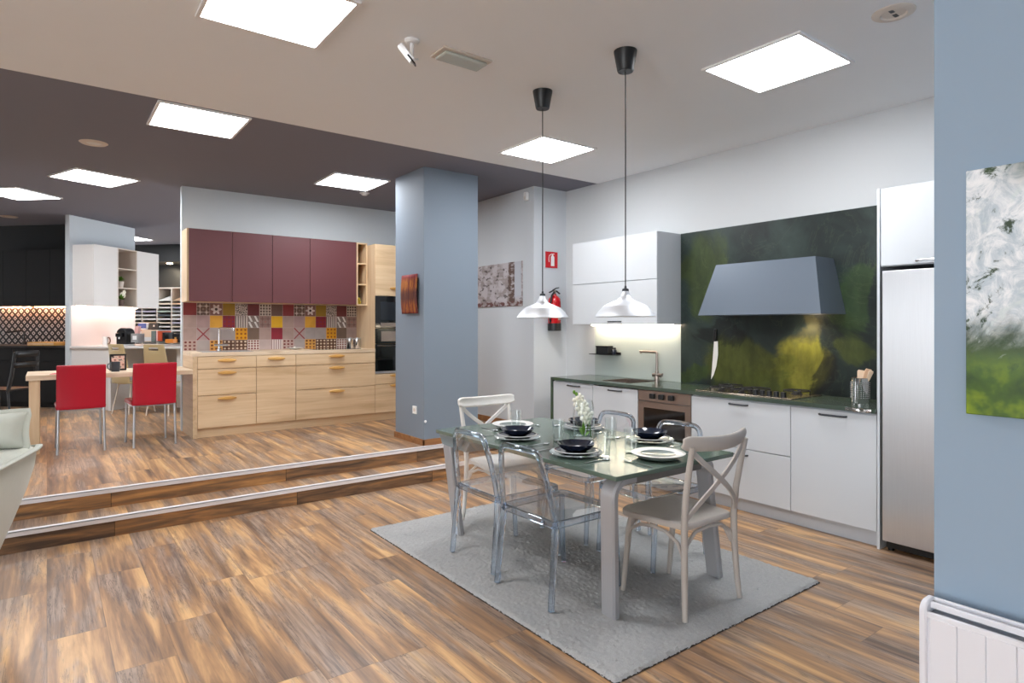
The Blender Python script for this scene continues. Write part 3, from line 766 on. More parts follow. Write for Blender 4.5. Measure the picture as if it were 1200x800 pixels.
# wall cabinets
xs = (1.256, 1.705, 2.155, 2.606, 3.212)
names = ('burgundy wall cabinet with pale oak side at the free end of the wall', 'burgundy wall cabinet, second from the free end of the wall',
         'burgundy wall cabinet, third from the free end of the wall', 'widest burgundy wall cabinet, beside the open oak shelves')
for k in range(4):
    u = oak_unit('burgundy_wall_cabinet', names[k], 'wall cabinet', xs[k] - (.018 if k == 0 else 0), xs[k+1], 1.76, 2.575, YW+.02, YB)
    yfront(u, xs[k], xs[k+1], 1.76, 2.575, 'door', YW, 'wine', .02)
t = thing('open_shelf_unit', 'narrow open oak shelf unit with three cells beside the burgundy doors', 'shelf', (3.288, 7.81, 1.76))
b = MB(); b.box(3.214, 3.23, YW, YB, 1.755, 2.57); b.box(3.346, 3.36, YW, YB, 1.755, 2.57)
for z in (1.755, 2.02, 2.29, 2.555): b.box(3.23, 3.346, YW, YB, z, z+.016)
b.build('frame', M['oakz'], t); MB().box(3.23, 3.346, YB-.01, YB, 1.77, 2.56).build('back_panel', M['oakx'], t)
t = thing('lemon_jar', 'glass jar of yellow lemons in the lowest open oak shelf', 'jar', (3.285, 7.74, 1.771))
MB().lathe([(0,0),(.04,0),(.045,.01),(.045,.15),(.036,.165),(.036,.19)], (3.285,7.74,1.771), 24).build('glass', M['glass'], t, recalc=False)
lem = mat('lemon_yellow_peel', (226,196,40), .5, bump=.2, bscale=200)
for q in ((-.016,0,.03),(.018,.008,.03),(0,-.006,.068)): MB().ball((3.285+q[0],7.74+q[1],1.771+q[2]), .021, .021, .026).build('lemon', lem, t)
# patchwork tiles
def tile(kind, c, d, e=None):
    t = NT('patchwork_tile_'+kind); uv = t.sep(t.uv()); u, v = uv[0], uv[1]
    C, Dd, E_ = lin(c), lin(d), lin(e or d)
    def cell(n):
        fu = t.math('SUBTRACT', t.math('FRACT', t.math('MULTIPLY', u, n)), .5); fv = t.math('SUBTRACT', t.math('FRACT', t.math('MULTIPLY', v, n)), .5)
        return fu, fv, t.math('SQRT', t.math('ADD', t.math('MULTIPLY', fu, fu), t.math('MULTIPLY', fv, fv)))
    if kind.startswith('dots'):
        fu, fv, r = cell(3.); col = t.mix(t.math('LESS_THAN', r, .3), C, Dd); col = t.mix(t.math('LESS_THAN', r, .14), col, E_)
    elif kind.startswith('grid'):
        fu, fv, r = cell(4.); m = t.math('MAXIMUM', t.math('ABSOLUTE', fu), t.math('ABSOLUTE', fv)); col = t.mix(t.math('LESS_THAN', m, .34), C, Dd)
    elif kind.startswith('star'):
        fu, fv, r = cell(2.); m = t.math('ADD', t.math('ABSOLUTE', fu), t.math('ABSOLUTE', fv)); q = t.math('MULTIPLY', t.math('ABSOLUTE', fu), t.math('ABSOLUTE', fv))
        col = t.mix(t.math('LESS_THAN', q, .014), C, Dd); col = t.mix(t.math('GREATER_THAN', m, .82), col, E_)
    elif kind.startswith('flower'):
        fu, fv, r = cell(1.); a = t.math('ARCTAN2', fv, fu); pet = t.math('ADD', .34, t.math('MULTIPLY', t.math('COSINE', t.math('MULTIPLY', a, 6.)), .1))
        col = t.mix(t.math('LESS_THAN', r, pet), C, Dd); col = t.mix(t.math('LESS_THAN', r, .11), col, E_)
    elif kind.startswith('speckle'):
        vo = t.n('ShaderNodeTexVoronoi', {'feature': 'DISTANCE_TO_EDGE'}, Vector=t.comb(u, v), Scale=8.); col = t.mix(t.math('LESS_THAN', vo.outputs[0], .09), C, Dd)
    elif kind.startswith('cross'):
        fu, fv, r = cell(1.); a = t.math('ABSOLUTE', t.math('SUBTRACT', t.math('ABSOLUTE', fu), t.math('ABSOLUTE', fv))); col = t.mix(t.math('LESS_THAN', a, .07), C, Dd)
    elif kind.startswith('leaf'):
        fu, fv, r = cell(2.); a = t.math('ABSOLUTE', t.math('ADD', fu, t.math('MULTIPLY', fv, .5))); col = t.mix(t.math('LESS_THAN', a, .17), C, Dd)
    elif kind.startswith('stripe'):
        w = t.math('FRACT', t.math('MULTIPLY', u, 5.)); col = t.mix(t.math('LESS_THAN', w, .4), C, Dd)
    else:
        col = C
    n = t.noise(t.pos(), 9, 4)[0]
    col = t.mix(t.math('MULTIPLY', t.smooth(n, .4, .7), .3), col, tuple(x*.6 for x in C[:3])+(1,))
    t.bsdf(col, .35); return t.m
TM = [tile('plain_red',(134,54,54),(0,0,0)), tile('star_brown',(108,86,76),(206,190,178),(150,128,114)), tile('flower_brown',(128,92,86),(222,210,206),(50,40,42)),
      tile('plain_olive',(150,118,38),(0,0,0)), tile('speckle_black',(206,190,180),(58,48,46)), tile('plain_maroon',(108,50,52),(0,0,0)), tile('grid_cream',(206,192,178),(84,66,62)), tile('plain_brown',(110,84,74),(0,0,0)),
      tile('plain_taupe',(176,152,144),(0,0,0)), tile('plain_rose_taupe',(174,146,144),(0,0,0)), tile('plain_amber',(222,166,62),(0,0,0)), tile('dots_red',(140,42,46),(140,40,56),(86,40,90)), tile('stripe_black',(206,192,184),(84,74,70)), tile('leaf_grey',(136,122,116),(232,228,226)), tile('star_taupe',(150,122,114),(124,92,88),(170,110,104)), tile('plain_yellow',(226,178,40),(0,0,0)),
      tile('cross_red',(178,158,154),(150,60,66)), tile('plain_grey',(176,164,160),(0,0,0)), tile('dots_amber',(228,162,28),(190,110,20),(96,50,30)), tile('plain_mushroom',(124,102,88),(0,0,0)), tile('plain_crimson',(146,46,60),(0,0,0)),
      tile('dots_wine',(188,164,154),(126,52,50),(96,40,40)), tile('dots_tan',(222,164,82),(120,66,44),(96,50,36)), tile('dots_brown',(96,62,46),(214,190,160),(230,216,200)), tile('grid_red',(226,216,208),(130,70,62)), tile('stripe_white',(226,214,210),(150,120,120)), tile('plain_shell',(196,176,172),(0,0,0))]
R1 = [0,1,2,3,4,5,6,7]; R2 = [8,9,10,11,12,13,14,15]; R3 = [8,16,17,17,18,19,8,20]; R4 = [21,17,22,23,23,24,26,25]
o = None
b = MB(); uvl = b.bm.loops.layers.uv.new('UVMap')
tx0, tx1, tz0, tz1 = 1.256, 3.36, ZT+.04, 1.758
nw = 15; tw = (tx1-tx0)/nw; th_ = .1465
b.box(tx0, tx1, 7.984, 7.999, tz0, tz1, 26)
for r_, row in enumerate((R1, R2, R3, R4)):
    za = tz1-th_*r_; zb_ = max(za-th_, tz0)
    for c_ in range(nw):
        g = .0015; x0, x1 = tx0+tw*c_+g, tx0+tw*(c_+1)-g; z0, z1 = zb_+g, za-g
        v = [b._v(p) for p in ((x0,7.982,z0),(x1,7.982,z0),(x1,7.982,z1),(x0,7.982,z1))]
        f = b.face(v, row[c_ % 8])
        for lp, q in zip(f.loops, ((0,0),(1,0),(1,1),(0,1))): lp[uvl].uv = q
o = b.build('tile_splashback', TM, smooth=0, recalc=False); tag(o, 'patchwork tile splashback in reds, ambers and greys below burgundy cabinets', 'splashback')
# on the oak worktop
zw = ZT+.04
t = thing('kitchen_tap', 'chrome swan tap on the oak worktop before the patchwork tiles', 'tap', (1.61, 7.85, zw))
MB().tube([(1.61,7.85,zw),(1.61,7.85,zw+.25),(1.615,7.845,zw+.262),(1.63,7.83,zw+.266),(1.74,7.75,zw+.266),(1.745,7.745,zw+.24)], .0125, 12).build('spout', M['chrome'], t)
MB().tube([(1.56,7.85,zw+.07),(1.70,7.80,zw+.07)], .014, 12).build('lever', M['chrome'], t)
MB().lathe([(0,0),(.03,0),(.028,.02),(.018,.025),(0,.025)], (1.61,7.85,zw), 20).build('base', M['chrome'], t)
t = thing('inset_sink', 'steel sink inset in the oak worktop at the tap', 'sink', (1.6, 7.66, zw))
b = MB()
for q in ((1.36,1.90,7.46,7.48),(1.36,1.90,7.78,7.80),(1.36,1.38,7.48,7.78),(1.88,1.90,7.48,7.78)): b.box(*q, zw, zw+.004)
b.build('rim', M['chrome'], t); MB().box(1.38, 1.88, 7.48, 7.78, zw-.0, zw+.002).build('basin', M['carc'], t)
o = MB().box(2.62, 3.2, 7.46, 7.92, zw, zw+.005).build('induction_hob', M['blackg'], bevel=.001); tag(o, 'flat black glass hob plate on the oak worktop', 'hob')
t = thing('serving_dish', 'low white serving dish on the oak worktop before the crossed tile', 'dish', (2.47, 7.80, zw))
MB().lathe([(0,.002),(.05,.002),(.055,.008),(.1,.02),(.1,.024),(.05,.014),(0,.012)], (2.47,7.80,zw), 28).build('bowl', M['wporc'], t)
MB().lathe([(0,.014),(.012,.014),(.01,.03),(.016,.036),(.0,.04)], (2.47,7.80,zw), 16).build('lid_knob', M['wporc'], t)
for x, lb in ((3.21, 'bright steel canister on the oak worktop, nearer the tap'), (3.31, 'bright steel canister on the oak worktop against the tall oak side')):
    t = thing('steel_canister', lb, 'canister', (x, 7.84, zw), 0, 'steel canisters')
    MB().lathe([(0,0),(.044,0),(.046,.004),(.046,.118),(0,.118)], (x,7.84,zw), 24).build('body', M['chrome'], t)
    MB().lathe([(0,.144),(.012,.144),(.013,.136),(.04,.134),(.046,.128),(.046,.119),(0,.119)], (x,7.84,zw), 24).build('lid', M['steel'], t)

# ------------------------------------------------------------------ breakfast table and its chairs
t = thing('breakfast_table', 'pale oak breakfast table joined to the oak end panel', 'table', (.55, 7.7, zf))
MB().box(-.16, 1.252, 7.36, 8.08, zf+.70, zf+.747).build('table_top', M['oaktop'], t, bevel=.002)
MB().box(-.137, -.055, 7.375, 7.455, zf, zf+.70).build('leg', M['oakz'], t, bevel=.002)
MB().box(-.137, -.055, 7.985, 8.065, zf, zf+.70).build('leg', M['oakz'], t, bevel=.002)
zt = zf+.747
o = MB().prism([(.02,7.47),(.11,7.44),(.14,7.62),(.06,7.62)], zt, zt+.003).build('red_leaflet', mat('coral_red_paper', (222,74,92), .6)); tag(o, 'coral red leaflet lying on the free end of the breakfast table', 'leaflet')
t = thing('dark_mug', 'dark slate mug on the breakfast table between the red chairs', 'mug', (.56, 7.56, zt))
MB().lathe([(0,.004),(.034,.004),(.036,.0),(.041,.012),(.042,.1),(.038,.1),(.037,.012),(0,.01)], (.565,7.56,zt), 28).build('body', mat('slate_glaze', (58,66,76), .3), t)
MB().tube([(.525,7.55,zt+.085),(.50,7.545,zt+.08),(.494,7.545,zt+.055),(.503,7.545,zt+.028),(.528,7.55,zt+.022)], .0055, 8).build('handle', mat('slate_glaze_handle', (58,66,76), .3), t)
t = thing('picture_frame', 'black framed floral print standing behind the dark mug', 'frame', (.60, 7.72, zt))
b = MB()
for q in ((.525,.675,0,.018),(.525,.675,.155,.173),(.525,.541,.018,.155),(.659,.675,.018,.155)): b.box(q[0], q[1], 7.715, 7.73, zt+q[2], zt+q[3])
b.build('frame', M['blackp'], t)
def floral():
    t_ = NT('blush_floral_print'); vo = t_.n('ShaderNodeTexVoronoi', None, Vector=t_.pos(), Scale=24.)
    t_.bsdf(t_.ramp(vo.outputs[0], [(.1, lin((120,50,50))), (.35, lin((236,188,170))), (.6, lin((238,206,190))), (.8, lin((60,44,44)))]), .5); return t_.m
MB().box(.541, .659, 7.722, 7.728, zt+.018, zt+.155).build('print', floral(), t)
MB().prism([(7.73,zt+.1),(7.78,zt),(7.775,zt),(7.73,zt+.08)], .59, .61, 'x').build('strut', M['blackp'], t)
def red_chair(loc, rz, label):
    """local: faces +Y"""
    t = thing('red_chair', label, 'chair', loc, rz, 'red leather chairs at the breakfast table')
    b = MB()
    b.grid(lambda u, v: (-.195+.39*u, -.205-.03*math.cos((u-.5)*PI)-.055*v*v*.8, .418+.424*v), 10, 12)
    b.build('backrest', M['red'], t, local=True, solid=.03, bevel=.008)
    MB().box(-.2, .2, -.20, .22, .418, .462).build('seat', M['red'], t, local=True, bevel=.016)
    for x in (-.18, .18):
        MB().tube([(x,-.225,.42),(x*1.04,-.245,.0)], .0115, 12).build('leg', M['alu'], t, local=True)
        MB().tube([(x,.19,.42),(x*1.04,.20,.0)], .0115, 12).build('leg', M['alu'], t, local=True)
    MB().box(-.18, .18, -.19, .2, .402, .417).build('seat_frame', M['alu'], t, local=True)
    return t
rc = red_chair((.262, 7.47, zf), math.radians(1), 'red leather chair with silver legs, nearer the table leg')
dup(rc, (.86, 7.43, zf), math.radians(4), 'red leather chair with silver legs, nearer the oak end panel')

# ------------------------------------------------------------------ white island unit (45 degree frame: b across, a away)
def loc45(b, a, z): return tuple(R45 @ Vector((b, a, z)))
def thing45(name, label, cat, b, a, z, group=None): return thing(name, label, cat, loc45(b, a, z), -PI/4, group)
def B45(): return MB(R45)
bw = -7.628
t = thing45('white_desk', 'white lacquered desk with open knee space at the island wall', 'desk', -6.7, 8.5, zf)
B45().box(bw, -5.6, 8.0, 9.25, 1.165, 1.195).build('top', M['whiteg'], t, bevel=.002)
B45().box(bw, -7.0, 8.03, 8.9, zf, 1.164).build('side_cabinet', M['whiteg'], t)
B45().box(-7.0, -6.965, 8.0, 9.2, zf, 1.164).build('side_panel', M['white'], t)
B45().box(-6.0, -5.6, 8.1, 9.2, zf+.05, 1.164).build('side_cabinet', M['whiteg'], t)
B45().box(-6.96, -6.0, 9.1, 9.13, zf+.1, 1.164).build('modesty_panel', M['whiteg'], t)
o = B45().box(bw, bw+.012, 8.02, 9.27, 1.196, 1.78).build('white_splashback', mat('blush_white_panel', (236,226,222), .3)); tag(o, 'white panel lit by a strip light above the white desk', 'panel')
bc = -7.28
t = thing45('white_wall_cabinet', 'white wall cabinet over the desk, nearest the free wall end', 'wall cabinet', -7.45, 8.27, 1.78)
B45().box(bw, bc-.02, 8.05, 8.50, 1.785, 2.675).build('carcass', M['whiteg'], t)
B45().box(bc-.02, bc, 8.052, 8.498, 1.78, 2.68).build('door', M['whiteg'], t, bevel=.001)
B45().box(bw+.05, bw+.065, 8.06, 9.25, 1.774, 1.783).build('light_strip', M['warm3'], t)
t = thing45('white_niche_shelf', 'open white niche shelf holding two small potted plants', 'shelf', -7.45, 8.7, 1.78)
b = B45(); b.box(bw, bc, 8.502, 8.518, 1.78, 2.68); b.box(bw, bc, 8.885, 8.90, 1.78, 2.68)
for z in (1.78, 2.065, 2.36, 2.665): b.box(bw, bc, 8.518, 8.885, z, z+.016)
b.build('frame', M['taupel'], t); B45().box(bw, bw+.012, 8.518, 8.885, 1.796, 2.665).build('back_panel', M['taupe'], t)
t = thing45('white_wall_cabinet', 'white wall cabinet over the desk, beyond the plant niche', 'wall cabinet', -7.45, 9.15, 1.78)
B45().box(bw, bc-.02, 8.902, 9.39, 1.785, 2.675).build('carcass', M['whiteg'], t)
B45().box(bc-.02, bc, 8.904, 9.388, 1.78, 2.68).build('door', M['whiteg'], t, bevel=.001)
def potted(b_, a_, z, label, flower):
    t = thing45('potted_plant', label, 'plant', b_, a_, z)
    B45().lathe([(0,0),(.045,0),(.06,.10),(.052,.10),(.045,.02),(0,.02)], (b_,a_,z), 20).build('pot', M['taupel'] if not flower else mat('brown_pot', (96,76,66), .6), t)
    fo = B45(); rnd = random.Random(3 if flower else 5)
    for k in range(46):
        an = rnd.uniform(0, 2*PI); el = rnd.uniform(.1, 1.35); L = rnd.uniform(.06, .115)
        base = Vector((b_, a_, z+.1)); d = Vector((math.cos(an)*math.cos(el), math.sin(an)*math.cos(el), math.sin(el)))
        sd = d.cross(Vector((0,0,1))).normalized()*.018; tip = base+d*L; md = base+d*L*.6
        v = [fo._v(base+d*.02), fo._v(md+sd), fo._v(tip+Vector((0,0,-.012))), fo._v(md-sd)]
        fo.face(v)
    fo.build('foliage', M['leafg'], t, recalc=False)
    if flower:
        for k in range(6):
            an = rnd.uniform(0, 2*PI); c = Vector((b_+.05*math.cos(an), a_+.09*math.sin(an), z+.17+.02*k*.8))
            fl = B45()
            for q in range(5):
                fl.ball(c+Vector((.006, .022*math.cos(q*2*PI/5), .022*math.sin(q*2*PI/5))), .008, .018, .018, 8, 6)
            fl.build('flower', M['petal'], t)
potted(-7.40, 8.68, 2.081, 'bright green potted plant in the middle cell of the white niche', False)
potted(-7.40, 8.69, 1.796, 'white flowered potted plant in the lowest cell of the white niche', True)
# things on the desk
zd = 1.195
t = thing45('coffee_machine', 'black arched coffee machine on the white desk', 'coffee machine', -7.03, 8.32, zd)
b = B45(); bc0 = -7.035
pts = [(bc0-.085, zd+.02), (bc0+.085, zd+.02)] + [(bc0+.085*math.cos(a), zd+.17+.095*math.sin(a)) for a in [PI*i/12 for i in range(13)]]
b.prism(pts, 8.28, 8.46, 'y'); b.build('body', M['blackp'], t, bevel=.012)
B45().box(bc0-.05, bc0+.05, 8.22, 8.29, zd+.13, zd+.19).build('brew_head', M['blackg'], t, bevel=.01)
B45().cyl((bc0,8.245,zd+.13), (bc0,8.245,zd+.1), .012).build('spout', M['chrome'], t)
B45().box(bc0-.09, bc0+.09, 8.18, 8.45, zd, zd+.02).build('drip_tray', M['white'], t, bevel=.006)
t = thing45('ceramic_jug', 'white jug with a brown handle on the white desk', 'jug', -7.3, 8.30, zd)
B45().lathe([(0,0),(.035,0),(.042,.03),(.036,.09),(.042,.135),(.038,.135),(.032,.09),(.038,.03),(0,.01)], (-7.31,8.3,zd), 24).build('body', M['wporc'], t)
B45().tube([(-7.275,8.3,zd+.12),(-7.24,8.3,zd+.115),(-7.232,8.3,zd+.07),(-7.245,8.3,zd+.03),(-7.275,8.3,zd+.025)], .009, 8).build('handle', mat('brown_leather', (110,66,44), .6), t)
def px_b(p, a): return (-7.583+.01354*(p-85))*a/8
def card(nm, lb, cat, x0, x1, y0, y1, a, mm, th=.03, lean=.0, sub=None):
    """upright box or booklet on the desk; x0..y1 in picture units only to size it"""
    b0, b1 = px_b(x0, a), px_b(x1, a); k = a*.1405/100
    z1 = H_+(382.5-y0)*a*.001379; z0 = max(zd, H_+(382.5-y1)*a*.001379)
    if z0 < zd+.02: z0 = zd
    t = thing45(nm, lb, cat, (b0+b1)/2, a, z0)
    b = B45(); b.hexa([(b0,a-th/2,z0),(b1,a-th/2,z0),(b1,a+th/2,z0),(b0,a+th/2,z0),(b0,a-th/2+lean,z1),(b1,a-th/2+lean,z1),(b1,a+th/2+lean,z1),(b0,a+th/2+lean,z1)])
    b.build('body', M[mm], t, bevel=.003)
    if sub:
        q, ms = sub; w = (b1-b0); h = z1-z0
        b = B45(); b.box(b0+w*q[0], b0+w*q[1], a-th/2-.004, a-th/2+.002, z0+h*q[2], z0+h*q[3]); b.build('front_print', M[ms], t)
    return t
H_ = 1.48
card('lantern_box', 'grey lantern box with a pale front on the white desk', 'box', 158, 167, 391.5, 403, 8.35, 'carc', .12, 0, ((.25,.75,.3,.75), 'white'))
card('pink_folder', 'upright pink folder behind the grey lantern box', 'folder', 158, 162.5, 382, 402, 8.55, 'pinkc', .05, .05)
card('paper_tray', 'stack of cream paper leaning in the middle of the desk', 'papers', 160, 176, 386.5, 396, 8.75, 'copper', .10, .06, ((.1,.6,.3,.8), 'white'))
card('brochure_stand', 'cream display stand below the blue brochure', 'stand', 168, 182, 387, 402, 8.65, 'uwood2', .1, .04, ((.1,.9,.05,.4), 'white'))
card('blue_brochure', 'blue and white brochure propped up on the paper stack', 'brochure', 162.5, 173.5, 377.5, 387, 8.8, 'white', .015, .03, ((.08,.92,.25,.9), 'bluec'))
card('black_brochure', 'black brochure with a pale mark propped beside the blue brochure', 'brochure', 174.5, 186, 378, 387.5, 8.8, 'blackp', .015, .03, ((.55,.7,.5,.75), 'taupel'))
card('grey_binder', 'slim grey binder standing beside the rust binder', 'binder', 183.5, 188.5, 388, 402, 8.6, 'greyp', .2, 0)
card('rust_binder', 'rust orange binder standing on the white desk', 'binder', 189.5, 196, 388, 401, 8.5, 'rust', .2, 0, ((.0,.25,.0,1.), 'pinkc'))
card('dark_binder', 'narrow dark binder standing behind the rust binder', 'binder', 196.4, 199, 390, 401, 8.5, 'blackp', .2, 0)
card('cream_booklet', 'cream booklet standing between dark binder and black box', 'booklet', 199.5, 205, 391, 401, 8.75, 'uwood2', .04, .02)
card('orange_box', 'low orange card box on the white desk', 'box', 198, 207, 398.5, 403.5, 8.4, 'orange', .14, 0)
card('black_carton', 'black carton with a gold spot at the oak kitchen end of the desk', 'box', 206, 214, 391.5, 403, 8.5, 'blackp', .14, 0, ((.35,.6,.35,.6), 'oakh'))
# khaki chairs at the desk, backs towards the camera (local: faces +Y = away)
def ply_chair(label, b_, a_, rz):
    t = thing('plywood_chair', label, 'chair', loc45(b_, a_, zf), -PI/4+rz, 'khaki plywood chairs at the white desk')
    bk = MB(); w0, w1 = .145, .165
    # back panel with a slot hand-hold
    def bx(z): return -.19-.07*((z-.45)/.5)**1.3 if z > .45 else -.19
    def hw(z): return .15+.03*math.sin((.97-z)/.52*PI*.6) if z < .97 else .15
    rows = [.43,.50,.58,.66,.74,.82,.885,.925,.955,.97]
    cols = [-1,-.75,-.45,0,.45,.75,1]
    V = [[bk._v((hw(z)*c*(.93 if z > .96 and abs(c) == 1 else 1), bx(z)-.02*(1-c*c), z)) for c in cols] for z in rows]
    for i in range(len(rows)-1):
        for j in range(len(cols)-1):
            if i == 6 and j in (2, 3): continue
            bk.face([V[i][j], V[i][j+1], V[i+1][j+1], V[i+1][j]])
    bk.build('backrest', M['beige'], t, local=True, solid=.012, bevel=.003, recalc=False)
    MB().grid(lambda u, v: ((u-.5)*(.34+.04*v), -.19+.40*v, .435+.015*math.cos((u-.5)*PI)*-1+.02*(v-.5)**2), 8, 8).build('seat', M['beige'], t, local=True, solid=.014, recalc=False)
    for x in (-.15, .15):
        MB().tube([(x*.8,-.13,.43),(x*1.12,-.2,0)], .009, 10).build('leg', M['taupel'], t, local=True)
        MB().tube([(x*.8,.13,.43),(x*1.12,.2,0)], .009, 10).build('leg', M['taupel'], t, local=True)
    return t
pc = ply_chair('khaki plywood chair with slot back at the white desk, nearer the coffee machine', -6.48, 7.86, math.radians(-14))
dup(pc, loc45(-5.95, 7.84, zf), -PI/4, 'khaki plywood chair with slot back at the white desk, behind the second red chair')

# ------------------------------------------------------------------ black kitchen at the far end
t = None
edges = (-9.58, -9.17, -8.76, -8.35, -8.02)
lbs = ('black wall cabinet at the far left end of the black kitchen', 'black wall cabinet above the black tap', 'black wall cabinet above the wooden chopping board', 'black wall cabinet beside the white island wall')
for k in range(4):
    t = thing45('black_wall_cabinet', lbs[k], 'wall cabinet', (edges[k]+edges[k+1])/2, 8.6, 1.8)
    B45().box(edges[k]+.002, edges[k+1]-.002, 8.42, 8.748, 1.8, 2.66).build('carcass', M['black'], t)
    B45().box(edges[k]+.002, edges[k+1]-.002, 8.40, 8.419, 1.8, 2.66).build('door', M['black'], t, bevel=.001)
for b0, b1, lb in ((-9.56,-9.0,'glowing amber strip light under the black wall cabinets above the tap'), (-8.92,-8.04,'glowing amber strip light under the black wall cabinets beside the island wall')):
    t = thing45('strip_light', lb, 'strip light', (b0+b1)/2, 8.7, 1.786)
    B45().box(b0, b1, 8.685, 8.715, 1.793, 1.7995).build('housing', M['dgrey'], t)
    B45().box(b0+.01, b1-.01, 8.69, 8.71, 1.786, 1.7925).build('diffuser', M['warm2'], t)
lbb = ('black base cabinet under the wooden board end of the black kitchen', 'black base cabinet beside the white island wall')
for k, (b0, b1, lb) in enumerate(((-9.6,-8.75,'black base cabinet below the black tap'), (-8.75,-7.75,'black base cabinet below the wooden board beside the island wall'))):
    t = thing45('black_base_cabinet', lb, 'cabinet', (b0+b1)/2, 8.4, zf+.08)
    B45().box(b0+.002, b1-.002, 8.17, 8.748, zf+.08, 1.165).build('carcass', M['black'], t)
    B45().box(b0+.002, b1-.002, 8.15, 8.169, zf+.08, .96).build('drawer', M['black'], t, bevel=.001)
    B45().box(b0+.002, b1-.002, 8.15, 8.169, .966, 1.15).build('drawer', M['black'], t, bevel=.001)
struct(B45().box(-9.6, -7.75, 8.2, 8.22, zf, zf+.08).build('baseboard_black', M['black']))
o = B45().box(-9.6, -7.75, 8.13, 8.748, 1.166, 1.196).build('black_worktop', mat('anthracite_worktop', (52,50,50), .35)); tag(o, 'anthracite worktop of the black kitchen', 'worktop')
def argyle():
    t = NT('black_and_white_diamond_tiles'); p = t.sep(t.obj())
    def tri(x, s): return t.math('ABSOLUTE', t.math('SUBTRACT', t.math('FRACT', t.math('DIVIDE', x, s)), .5))
    a = tri(p[0], .112); c = tri(p[2], .118); m = t.math('ADD', a, c)
    ring = t.math('FRACT', t.math('MULTIPLY', m, 3.4))
    lines = t.math('LESS_THAN', t.math('ABSOLUTE', t.math('SUBTRACT', m, .5)), .09)
    col = t.mix(t.math('LESS_THAN', ring, .5), lin((214,208,204)), lin((46,44,46)))
    col = t.mix(lines, col, lin((34,32,34)))
    t.bsdf(col, .35); return t.m
t = thing45('diamond_tile_splashback', 'black and white diamond tile splashback in the black kitchen', 'splashback', -8.7, 8.74, 1.197)
B45().box(-9.6, -7.75, 8.738, 8.749, 1.197, 1.798).build('tiles', argyle(), t)
t = thing45('black_tap', 'angular black tap in front of the diamond tiles', 'tap', -9.00, 8.6, 1.196)
B45().tube([(-9.00,8.6,1.196),(-9.01,8.6,1.40),(-9.04,8.58,1.415),(-9.24,8.5,1.385)], .013, 10).build('spout', M['blackp'], t)
B45().lathe([(0,0),(.03,0),(.028,.04),(.016,.05),(0,.05)], (-9.00,8.6,1.196), 16).build('base', M['blackp'], t)
B45().tube([(-8.98,8.6,1.225),(-8.92,8.58,1.25)], .008, 8).build('lever', M['blackp'], t)
t = thing45('chopping_board', 'thick wooden chopping board overhanging the edge of the black worktop', 'board', -8.19, 8.3, 1.196)
B45().box(-8.41, -7.97, 8.08, 8.42, 1.197, 1.25).build('board', M['oakh'], t, bevel=.004)
B45().box(-8.41, -7.97, 8.078, 8.082, 1.21, 1.237).build('edge_groove', M['oakx'], t)
# black chair (local: faces +Y)
t = thing('black_chair', 'black slim plastic chair with open back in front of the black kitchen', 'chair', (-.42, 9.72, zf), math.radians(55))
def bchair(t):
    b = MB(); out = []
    for x in (-.2, .2): b.tube([(x,-.2,.44),(x*.95,-.24,.62),(x*.9,-.27,.9)], .01, sec=(.022,.009))
    b.grid(lambda u, v: ((u-.5)*.40, -.262-.02*math.sin(u*PI)-.012*v, .72+.06*v), 8, 2); b.grid(lambda u, v: ((u-.5)*.38, -.27-.02*math.sin(u*PI)-.01*v, .84+.075*v), 8, 2)
    b.build('backrest', M['blackp'], t, local=True, recalc=False, solid=.012)
    MB().grid(lambda u, v: ((u-.5)*(.42), -.21+.43*v, .45-.012*math.sin(u*PI)*math.sin(v*PI)), 8, 8).build('seat', M['blackp'], t, local=True, solid=.022, bevel=.006)
    for x in (-.185, .185):
        MB().tube([(x,-.19,.44),(x*1.1,-.24,0)], .012, 10).build('leg', M['blackp'], t, local=True)
        MB().tube([(x,.19,.44),(x*1.1,.22,0)], .012, 10).build('leg', M['blackp'], t, local=True)
bchair(t)
# ------------------------------------------------------------------ sample shelves against the far wall
t = thing45('sample_rack', 'grey pigeonhole rack of board samples against the far dark wall', 'rack', -8.7, 11.5, zf)
AF, AB = 11.3, 11.745
bx = [px_b(p, AF) for p in (147, 167.3, 184.8, 201.4, 220)]
b = B45()
for x in bx: b.box(x-.012, x+.012, AF, AB, zf, 2.24)
b.box(bx[0], bx[-1], AF, AB, 2.24, 2.265)
b.build('frame', M['taupel'], t)
b = B45(); zs = [1.99-.0765*k for k in range(16)]
for z in zs: b.box(bx[0], bx[-1], AF+.01, AB, z, z+.008)
b.build('shelf', M['carc'], t); B45().box(bx[0], bx[-1], AB-.005, AB, zf, 2.24).build('back_panel', M['dgrey'], t)
sm = [mat('sample_'+n, c, .4) for n, c in (('white',(232,232,228)),('cream',(226,214,190)),('peach',(222,186,150)),('grey',(160,164,164)),('mint',(170,186,172)),('slate',(84,92,98)),('lilac',(188,184,200)))]
cname = ['white','cream','peach','grey','mint','slate','lilac']
order = {0: [2,1,0,6,0,0,1,2,0,0,3,0], 1: [0,1,2,6,0,0,2,1,0,3,0,1], 2: [0,1,0,4,5,0,1,0,3,1,0,0], 3: [2,2,6,3,0,0,6,1,0,0,0,3]}
bay = ['bay nearest the island wall', 'second bay from the island wall', 'bay left of the oak kitchen wall', 'bay partly hidden by the oak kitchen wall']
bay = ['bay nearest the desk', 'second bay from desk', 'third bay from desk', 'bay nearest oak kitchen']
ordn = ['top','second','third','fourth','fifth','sixth','seventh','eighth','ninth','tenth']
